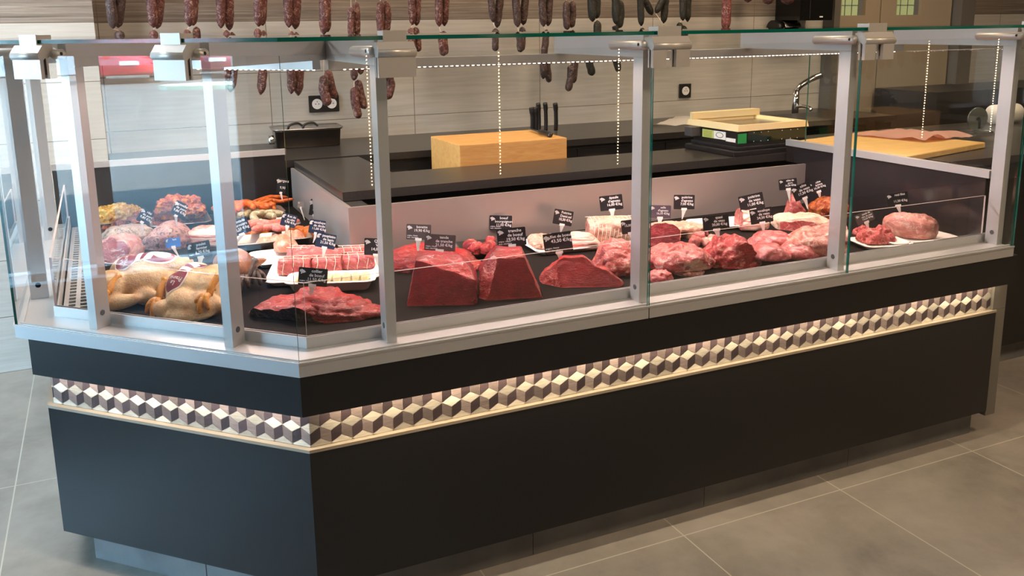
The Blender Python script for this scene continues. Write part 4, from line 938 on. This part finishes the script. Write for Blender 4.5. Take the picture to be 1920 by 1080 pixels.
# steel pans at the back of the arm
def spose(P, L, r, mat, rot, bend, rise=0, n=9):
    bm = bmesh.new(); c, rad = sausage_pts([(-L/2, -bend, 0), (-L/4, bend*.3, rise*.5), (0, bend, rise), (L/4, bend*.3, rise*.5), (L/2, -bend, 0)], r, k=5); tube(bm, c, rad, n); return bm
def links(n, x0, x1, y0, y1, z, L, r, mat, name, label, group, layers=2, dirs=(-60, 60)):
    mes = [mesh_from(spose(None, L, r, mat, 0, b), name, mat, True) for b in (.012, .022, .030)]
    for i in range(n):
        ly = i*layers//n; f = 1-.28*ly
        px = (x0+x1)/2+(x1-x0)*.5*f*((i % max(1, n//layers))/(max(1, n//layers-1))*2-1)*.85+rnd.uniform(-3, 3); py = (y0+y1)/2+(y1-y0)*rnd.uniform(-.5, .5)*f
        P = onz(px, py, z+r+ly*r*1.6); o = bpy.data.objects.new(name, mes[i % 3]); COL.objects.link(o); o.location = P; o.rotation_euler = (rnd.uniform(-.25, .25), rnd.uniform(-.2, .2), R(rnd.uniform(*dirs)))
        tag(o, label, 'sausage', group)
PANM = new_mat('brushed pan steel', (.42, .41, .40), .3, .9)
tray('steel_pan', 'steel pan of orange merguez at the back of the arm', 412, 502, 411, .15, .045, PANM, rot=24, slope=.014)
links(14, 424, 488, 384, 394, DZ+.03, .13, .014, M['merguez'], 'merguez_sausage', 'orange merguez sausage heaped in the rearmost steel pan', 'orange merguez sausages', 3)
links(6, 488, 524, 372, 384, DZ+.045, .12, .008, M['merguez'], 'thin_merguez', 'thin orange merguez lying beside the thick ones', 'thin orange merguez', 2, (20, 60))
tray('steel_pan', 'steel pan of green herb sausages, second from the back', 408, 532, 424, .16, .045, PANM, rot=24, slope=.014)
links(14, 424, 528, 398, 408, DZ+.03, .10, .014, M['herb'], 'herb_sausage', 'pale sausage flecked with green herbs in the second steel pan', 'green herb sausages', 2)
tray('steel_pan', 'steel pan of pink chipolatas, third from the back', 412, 560, 450, .17, .045, PANM, rot=24, slope=.014)
links(14, 440, 545, 418, 430, DZ+.028, .10, .013, M['chipo'], 'chipolata', 'pink chipolata sausage in the third steel pan', 'pink chipolatas', 2)
tray('steel_pan', 'steel pan of orange meatballs, nearest of the four sausage pans', 420, 582, 478, .15, .045, PANM, rot=24, slope=.014)
for (a, b) in ((462, 498), (546, 578)):
    for i in range(6):
        px = a+(b-a)*((i % 3)/2); py = 447-(i//3)*7; P = onz(px, py, DZ+.022+.01*(i//3)); bm = blob_bm(.040, .036, .034, seed=i+a, p=2.1, lump=.005, ls=30, sub=3)
        tag(obj('meatball', bm, M['skewer'], None, True, P), 'orange marinated meatball at the %s end of the nearest pan' % ('left' if a < 500 else 'right'), 'meatball', 'orange meatballs %s' % ('left' if a < 500 else 'right'))
# marinated meats, far left
tray('steel_pan', 'shallow steel pan of yellow marinated meat, leftmost at the back', 176, 276, 434, .19, .035, PANM, rot=24)
for i, (x0, x1, yt, yb, z_) in enumerate([(182, 234, 388, 427, .008), (214, 268, 388, 423, .008), (198, 250, 384, 420, .02)]):
    it('marinated_cutlet', ['yellow marinated cutlet, left in the shallow pan', 'yellow marinated cutlet, right in the shallow pan', 'yellow marinated cutlet lying on top in the shallow pan'][i], 'meat', x0, x1, yt, yb, .13, [M['marinade_yellow']], z=DZ+z_, lump=.014, ls=22, seed=101+i, fine=.004)
tray('steel_pan', 'steel pan under the tall heap of red marinated meat', 286, 392, 440, .26, .04, PANM, rot=24)
for i, (x0, x1, yt, yb, z_, d) in enumerate([(290, 384, 388, 424, .008, .20), (294, 384, 374, 412, .045, .17), (298, 374, 362, 396, .085, .13), (340, 388, 380, 402, .08, .09)]):
    it('marinated_steak', ['orange-red marinated steak at the bottom of the tall heap', 'orange-red marinated steak in the middle of the tall heap', 'orange-red marinated steak on top of the tall heap', 'bright orange marinated piece at the right of the tall heap'][i], 'meat', x0, x1, yt, yb, d, [M['marinade_red']], z=DZ+z_, lump=.016, ls=18, seed=111+i, fine=.005, hf=.8)
tray('black_tray', 'dark tray of brown marinated ribs in front of the yellow pan', 196, 330, 446, .17, .02, BTRAY, rot=24)
for i, (x0, x1, yt, yb) in enumerate([(200, 256, 414, 436), (246, 312, 404, 434), (300, 380, 412, 434)]):
    it('marinated_rib', ['dark brown marinated rib, left of three', 'dark brown marinated rib, in the middle of three', 'dark brown marinated rib, under the tall red heap'][i], 'meat', x0, x1, yt, yb, .12, [M['marinade_brown']], z=DZ+.008, lump=.018, ls=24, seed=121+i, fine=.005)
# peppered roasts and bacon
it('peppered_roast', 'grey peppered pork roast at the far left behind the pink one', 'meat', 192, 290, 414, 462, .14, [M['peppered_grey']], lump=.006, seed=131, p=2.3, hf=.85)
it('peppered_roast', 'large rosy peppered pork roast behind the first chicken', 'meat', 272, 362, 408, 470, .16, [M['peppered']], lump=.008, seed=133, p=2.4, hf=.85, prof=[(-1, .6), (0, 1), (1, .8)])
it('pork_shank', 'pale pink pork joint with curled skin, far left behind the chicken', 'meat', 190, 272, 428, 494, .15, [M['pale_pink'], M['veal']], lump=.014, seed=137, p=2.3, rot=10, hf=.85, cuts=[((-.02, -.058, 0), (-.4, -1, .2))])
it('bacon_block', 'block of striped smoked bacon between the roasts and the second post', 'meat', 358, 434, 414, 462, .11, [M['bacon']], lump=.003, seed=139, p=4, rot=-4, hf=.75)
# ------------------------------------------------------------------ whole birds
def ell(bm, c, r, rot=(0, 0, 0), tp=0):
    m = Matrix.Translation(c) @ Euler([R(a) for a in rot]).to_matrix().to_4x4() @ Matrix.Diagonal((*r, 1))
    ret = bmesh.ops.create_icosphere(bm, subdivisions=3, radius=1)
    for v in ret['verts']:
        k = 1-tp*v.co.x; v.co = m @ Vector((v.co.x, v.co.y*k, v.co.z*k))
def foot(root, P, ang, mat, s_=1.0, pitch=0):
    f = bpy.data.objects.new('foot', None)
    bm = bmesh.new()
    for q, (a, L) in enumerate(((-26, .036), (0, .042), (26, .034))):
        c, s2 = math.cos(R(a)), math.sin(R(a)); pts = [(0, 0, .0), (c*L*.35*s_, s2*L*.35*s_, .010*s_), (c*L*.75*s_, s2*L*.75*s_, .006*s_), (c*L*s_, s2*L*s_, -.006*s_)]
        b = bez(pts, 4); tube(bm, b, [.0062*s_]*5+[.0058*s_]*4+[.0045*s_]*3+[.002*s_], 8)
    tube(bm, bez([(0, 0, .0), (-.012*s_, 0, .004), (-.02*s_, 0, -.008)], 4), [.006*s_]*6+[.003*s_]*3, 8)
    tube(bm, bez([(0, 0, 0), (-.02*s_, .0, .01), (-.045*s_, .002, .012)], 4), [.0075*s_]*4+[.007*s_]*4+[.009*s_], 10)
    o = obj('foot', bm, mat, root, True, P, (0, R(pitch), R(ang)))
    return o
def bird(P, rot, label, mat, footm, parts, feet, lab=None, vox=.0045):
    r = thing('chicken' if 'guinea' not in label else 'guinea_fowl', label, 'poultry', P, (0, 0, VR+R(rot)))
    bm = bmesh.new()
    for c, rr, ro, tp in parts: ell(bm, c, rr, ro, tp)
    for v in bm.verts: v.co.z = max(v.co.z, .001)
    b = obj('body', bm, mat, r, True)
    md = b.modifiers.new('merge', 'REMESH'); md.mode = 'VOXEL'; md.voxel_size = vox; md.use_smooth_shade = True
    sm = b.modifiers.new('relax', 'SMOOTH'); sm.iterations = 4; sm.factor = .6
    for fp, fa, fs, fpi in feet: foot(r, fp, fa, footm, fs, fpi)
    if lab:
        (lx, ly, la) = lab
        T0 = Matrix.Translation((lx, ly, .26)) @ Matrix.Rotation(R(la), 4, 'Z')
        def drape(name, fn, mat, off):
            bm = bmesh.new(); fn(bm)
            for v in bm.verts: v.co = T0 @ v.co
            o = obj(name, bm, mat, r)
            m_ = o.modifiers.new('drape', 'SHRINKWRAP'); m_.target = b; m_.wrap_method = 'PROJECT'; m_.use_project_z = True; m_.use_negative_direction = True; m_.use_positive_direction = False; m_.offset = off
            return o
        def oval(cx, a_, b_):
            def fn(bm):
                rings = []
                for k in range(1, 9): rings.append([bm.verts.new((cx+a_*k/8*math.cos(R(q*15)), b_*k/8*math.sin(R(q*15)), 0)) for q in range(24)])
                for A_, B_ in zip(rings, rings[1:]):
                    for q in range(24): bm.faces.new((A_[q], A_[(q+1) % 24], B_[(q+1) % 24], B_[q]))
                bm.faces.new(rings[0])
            return fn
        def rc_(x0, x1, y0, y1, skew=0):
            def fn(bm):
                n = 10; g = [[bm.verts.new((x0+(x1-x0)*i/n+skew*j/n, y0+(y1-y0)*j/n, 0)) for j in range(n+1)] for i in range(n+1)]
                for i in range(n):
                    for j in range(n): bm.faces.new((g[i][j], g[i+1][j], g[i+1][j+1], g[i][j+1]))
            return fn
        L0 = drape('label_border', oval(-.045, .034, .029), PAPER, .0012); drape('label_border', oval(.040, .050, .033), PAPER, .0012)
        drape('label_band', rc_(-.04, .04, -.016, .016), BURG, .0016)
        a_ = drape('brand_label', oval(-.045, .031, .026), BURG, .0024); a2 = drape('brand_label', oval(.040, .046, .030), BURG, .0024)
        drape('label_picture', oval(.052, .024, .018), CREAM, .0032); drape('label_stripe', rc_(.0, .022, -.022, .022, .02), PAPER, .0032); drape('label_stripe', rc_(-.022, -.008, -.022, .022, .008), PAPER, .0032)
        def txt(bm):
            tb_ = text_bm([('Le', 0, .010, .014, 'CENTER'), ('Prairié', 0, -.004, .0155, 'CENTER')])
            me = bpy.data.meshes.new('x'); tb_.to_mesh(me); tb_.free(); me.transform(Matrix.Translation((-.047, 0, 0)) @ Matrix.Rotation(R(90), 4, 'Z') @ Matrix.Rotation(R(-90), 4, 'X')); bm.from_mesh(me); bpy.data.meshes.remove(me)
            bmesh.ops.triangulate(bm, faces=bm.faces)
        drape('lettering', txt, INK, .0034)
    return r
P = contact(272, 578, DZ, .20)
bird(P, 0, 'yellow-skinned chicken with burgundy label lying nearest the first post', M['skin'], M['foot'],
     [((.015, .03, .070), (.105, .062, .058), (0, -8, 12), .12), ((-.045, .035, .066), (.060, .062, .056), (0, 0, 60), 0), ((.02, -.025, .052), (.085, .045, .050), (0, -6, 18), .1),
      ((-.065, -.055, .052), (.052, .050, .050), (0, 10, 30), 0), ((-.085, -.085, .030), (.035, .032, .030), (0, 0, 0), 0), ((-.020, -.105, .024), (.070, .022, .022), (0, -6, 16), .35), ((.045, -.075, .028), (.055, .020, .024), (0, 0, -18), .3),
      ((.105, .055, .085), (.030, .022, .026), (0, -30, 20), .3)],
     [((-.050, -.112, .052), -100, 1.35, 24), ((-.118, .01, .05), -120, 1, 20)], (.004, .014, 14))
P = contact(362, 604, DZ, .19)
bird(P, 0, 'yellow-skinned chicken with burgundy label by the second post, feet forward', M['skin'], M['foot'],
     [((.0, .035, .066), (.062, .092, .060), (0, 0, 8), 0), ((.055, .03, .064), (.058, .088, .060), (0, 0, -6), 0), ((-.03, .01, .060), (.045, .070, .052), (0, 0, 14), 0),
      ((.0, -.055, .042), (.048, .046, .042), (0, 0, 0), 0), ((.052, -.065, .040), (.046, .040, .038), (0, 0, 20), 0), ((-.045, -.060, .030), (.046, .026, .024), (0, 14, 70), .3), ((.085, -.055, .034), (.040, .024, .026), (0, -14, -40), .3), ((.02, -.085, .020), (.070, .028, .020), (0, 0, 4), .1)],
     [((-.068, -.050, .052), -95, 1.35, 34), ((.075, -.070, .068), -110, 1.35, 34)], (-.005, .016, 64))
P = contact(446, 556, DZ, .15)
bird(P, 10, 'brown guinea fowl with black feet behind the second post', M['skin_dark'], M['foot_dark'],
     [((-.01, .03, .065), (.060, .080, .056), (0, 0, 20), 0), ((-.03, -.03, .045), (.040, .050, .040), (0, 0, 0), 0), ((.035, .05, .062), (.055, .018, .018), (0, -10, 20), .3), ((-.02, -.075, .020), (.040, .018, .018), (0, 0, 0), .2)],
     [((.055, .01, .045), -70, 1.3, 20), ((.035, -.03, .045), -110, 1.4, 24)])
# ------------------------------------------------------------------ price tags
COW = [(-.5, .12), (-.42, .30), (-.22, .34), (-.10, .44), (.02, .30), (.22, .26), (.40, .06), (.52, -.10), (.30, -.14), (.18, -.30), (.02, -.20), (-.10, -.40), (-.30, -.42), (-.26, -.12), (-.42, -.05)]
CHICK = [(-.42, -.42), (-.44, -.05), (-.30, .28), (-.02, .46), (.30, .42), (.40, .18), (.16, .12), (.02, -.08), (.18, -.30), (-.02, -.46)]
def price(cx, cy, wpx, hpx, tx, ty, zt, lines, label, roll=0, yaw=0, mat=None, small=None, logo=COW, group=None):
    T = onz(tx, ty, zt); k = mppx(T); w, h = wpx*k, hpx*k
    C_ = T.copy(); d = _fw*FPX + RV*(cx-PCX) - UV*(cy-PCY); d = d*(math.hypot(T.x, T.y)/math.hypot(d.x, d.y)); C_ = Vector((d.x, d.y, H+d.z))
    off = C_-T; fx = Vector((math.cos(VR), math.sin(VR), 0)); ox, oz = off.dot(fx), off.z
    r = thing('price_tag', label, 'price tag', T, (0, 0, VR), group)
    Mx = Matrix.Translation((ox, 0, oz)) @ Matrix.Rotation(R(yaw), 4, 'Z') @ Matrix.Rotation(R(-roll), 4, 'Y') @ Matrix.Rotation(R(-6), 4, 'X')
    def put(bm):
        for v in bm.verts: v.co = Mx @ v.co
        return bm
    bm = bmesh.new(); pl_ = rrect(w/2, h/2, .003, 3); fr = [bm.verts.new((x, 0, z)) for x, z in pl_]; bk = [bm.verts.new((x, .0012, z)) for x, z in pl_]
    bm.faces.new(fr); bm.faces.new(bk)
    for i in range(len(fr)): bm.faces.new((fr[i], fr[(i+1) % len(fr)], bk[(i+1) % len(fr)], bk[i]))
    bmesh.ops.recalc_face_normals(bm, faces=bm.faces); obj('card', put(bm), mat or CARD, r)
    n = len(lines); L = []; top = h*.5-h*.24
    for i, s_ in enumerate(lines): L.append((s_, w*.13, top-i*h*.235, h*.235 if len(s_) < 12 else h*.20, 'CENTER'))
    if small: L += [(s_, -w*.46, -h*.27-i*h*.125, h*.11, 'LEFT') for i, s_ in enumerate(small)]
    tb_ = text_bm(L)
    for v in tb_.verts: v.co.y -= .0006
    obj('lettering', put(tb_), INK, r)
    bm = bmesh.new(); q = h*.33; vs = [bm.verts.new((-w*.36+x*q*1.05, -.0007, h*.27+z*q)) for x, z in logo]; f = bm.faces.new(vs)
    bmesh.ops.solidify(bm, geom=[f], thickness=.0003); obj('animal_emblem', put(bm), INK, r)
    # pick: clip on the card's lower edge, wedge running down to the tip
    foot_ = Mx @ Vector((0, -.0012, -h*.5)); cw = w*.105
    a = r_ = None
    bm = bmesh.new(); box(bm, -cw*1.25, cw*1.25, -.0022, .0026, -h*.5-.003, -h*.5+.005); put(bm)
    pk = obj('pick', bm, WHITE, r)
    bm = bmesh.new(); tipw = .0012
    up = [foot_+Vector((s1*cw, yy, -.002)) for s1, yy in ((-1, -.001), (1, -.001), (1, .001), (-1, .001))]; dn = [Vector((s1*tipw, yy, -.006)) for s1, yy in ((-1, -.001), (1, -.001), (1, .001), (-1, .001))]
    A_ = [bm.verts.new(p) for p in up]; B_ = [bm.verts.new(p) for p in dn]; bm.faces.new(A_); bm.faces.new(B_)
    for i in range(4): bm.faces.new((A_[i], A_[(i+1) % 4], B_[(i+1) % 4], B_[i]))
    bmesh.ops.recalc_face_normals(bm, faces=bm.faces); obj('pick_stem', bm, WHITE, r)
OF = ['origine : france', 'race : charolaise']
price(587, 519, 54, 34, 583, 552, DZ+.06, ['collier', 'de boeuf', '11,50 €/kg'], 'black price tag reading collier de boeuf in the large red beef neck', -6, 0, CARD, OF)
price(785, 435, 46, 29, 783, 471, DZ+.075, ['bevette', '19,90 €/kg'], 'grey price tag reading bevette, stuck in the beef flank', -3, 0, CARDG, OF)
price(825, 455, 58, 31, 821, 484, DZ+.085, ['tende', 'de tranche', '21,50 €/kg'], 'grey price tag reading tende de tranche in the left big beef block', -4, 0, CARDG, OF)
price(939, 418, 42, 28, 941, 436, DZ+.03, ['boeuf', 'bourguignon', '11,00 €/kg'], 'black price tag reading boeuf bourguignon in the stewing beef tray', -2, 0, CARD, OF)
price(959, 444, 54, 34, 966, 465, DZ+.10, ['tranche', 'de boeuf', '19,50 €/kg'], 'black price tag reading tranche de boeuf in the second big beef block', 4, 0, CARD, OF)
price(1046, 455, 53, 38, 1050, 484, DZ+.055, ['filet de boeuf', '43,50 €/kg'], 'black price tag reading filet de boeuf in front of the bacon tray', 8, 0, CARD, OF)
price(1056, 408, 40, 28, 1051, 434, DZ+.02, ['Poitrine', 'Demi-sel', '10,30 €/kg'], 'turned black price tag reading Poitrine Demi-sel at the bed back', -14, 22, CARD)
price(1146, 380, 43, 28, 1149, 409, DZ+.08, ['épaule', "d'agneau", '16,00 €/kg'], 'black price tag reading épaule d\'agneau in the netted lamb shoulder', 6)
price(1180, 425, 30, 26, 1186, 448, DZ+.06, ['', '15,00 €/kg'], 'black price tag half hidden behind the middle aluminium post', 6)
price(1238, 397, 40, 24, 1236, 430, DZ+.045, ['selle', "d'agneau", '16,50 €/kg'], 'grey-violet price tag reading selle d\'agneau over the lamb saddle', -2, 0, new_mat('violet grey card', (.10, .075, .10), .25))
price(1283, 379, 39, 27, 1279, 408, DZ+.045, ['poitrine', "d'agneau", '7,00 €/kg'], 'black price tag reading poitrine d\'agneau over the folded lamb breast', -1)
price(1342, 417, 49, 28, 1349, 448, DZ+.075, ['quasi', 'de veau', '20,00 €/kg'], 'black price tag reading quasi de veau in the veal rump', 6)
price(1409, 379, 46, 30, 1412, 396, DZ+.07, ['poitrine', 'de veau', '11,00 €/kg'], 'black price tag reading poitrine de veau over the rolled veal flank', 12)
price(1427, 404, 42, 28, 1433, 437, DZ+.045, ['escalope', 'de veau', '24,50 €/kg'], 'black price tag reading escalope de veau over the pink slices', 9)
price(1477, 345, 34, 20, 1481, 376, DZ+.11, ['côte de', 'porc', '10,30 €/kg'], 'black price tag reading côte de porc, leftmost of the three over the rack', 6)
price(1503, 358, 36, 28, 1515, 389, DZ+.125, ['côte', 'de veau', '17,30 €/kg'], 'steeply tilted black price tag reading côte de veau in the rack', 22)
price(1531, 349, 32, 22, 1538, 370, DZ+.10, ['côte', 'échine', '10,30 €/kg'], 'black price tag reading côte échine, rightmost of the three over the rack', 20)
price(1620, 407, 34, 20, 1629, 430, DZ+.04, ['sauté de', 'côte de veau', '13,20 €/kg'], 'tilted dark price tag over the shredded pink heap', 22, 0, CARDG)
price(1681, 373, 40, 25, 1689, 400, DZ+.085, ['roti filet', '', '11,30 €/kg'], 'black price tag reading roti filet in the rolled pork roast', 8)
price(706, 463, 46, 32, 711, 500, DZ+.03, ['Queue', 'Veau', '14,00 €/kg'], 'black price tag reading Queue Veau, half behind the third post', -3)
price(611, 451, 37, 28, 605, 484, DZ+.05, ['paupiette', 'de lapin', '21,50 €/kg'], 'blue price tag reading paupiette de lapin in the tied rolls', -12, 0, CARDB, None, CHICK)
price(595, 425, 30, 26, 587, 452, DZ+.05, ['escalope', 'de dinde', '11,00 €/kg'], 'blue price tag reading escalope de dinde behind the rabbit tag', -10, 0, CARDB, None, CHICK)
price(542, 413, 28, 24, 536, 440, DZ+.04, ['filet de', 'poulet', '9,90 €/kg'], 'dark blue price tag seen through the glass corner edge', -18, 10, CARDB, None, CHICK)
price(449, 425, 40, 30, 440, 458, DZ+.10, ['pintade', 'fermière', '9,50 €/kg'], 'dark blue price tag reading pintade fermière over the brown bird', 20, 0, CARDB, ['origine : france'], CHICK)
price(374, 468, 44, 30, 371, 505, DZ+.10, ['poulet', 'fermier', '6,70 €/kg'], 'black price tag reading poulet fermier left of the second post', 10, 0, CARD, ['origine : france'], CHICK)
price(323, 456, 28, 18, 336, 480, DZ+.09, ['lapin', '', ''], 'small bright blue price tag between the roast and the first chicken', 6, 0, new_mat('bright blue card', (.04, .16, .50), .4), None, CHICK)
price(274, 405, 24, 26, 268, 434, DZ+.09, ['rôti', 'de porc', '9,80 €/kg'], 'dark tag leaning left over the grey peppered roast', -36, 30, CARDB)
price(337, 392, 24, 28, 331, 420, DZ+.10, ['rouelle', 'de porc', '9,80 €/kg'], 'dark tag leaning left in the tall marinated heap', -34, 36, CARDB)
price(590, 389, 20, 30, 590, 412, DZ+.02, ['chair', 'porc', '8,90'], 'narrow black tag turned sideways against the brushed side panel', -16, 40, CARD)
price(528, 348, 18, 28, 530, 376, DZ+.06, ['merguez', '', '9,90'], 'narrow black tag behind the glass corner edge over the merguez', -14, 40, CARD)
price(564, 384, 12, 12, 571, 410, DZ+.02, ['', ''], 'tiny transparent-looking tag standing near the brushed side panel', -10, 30, BEDM)
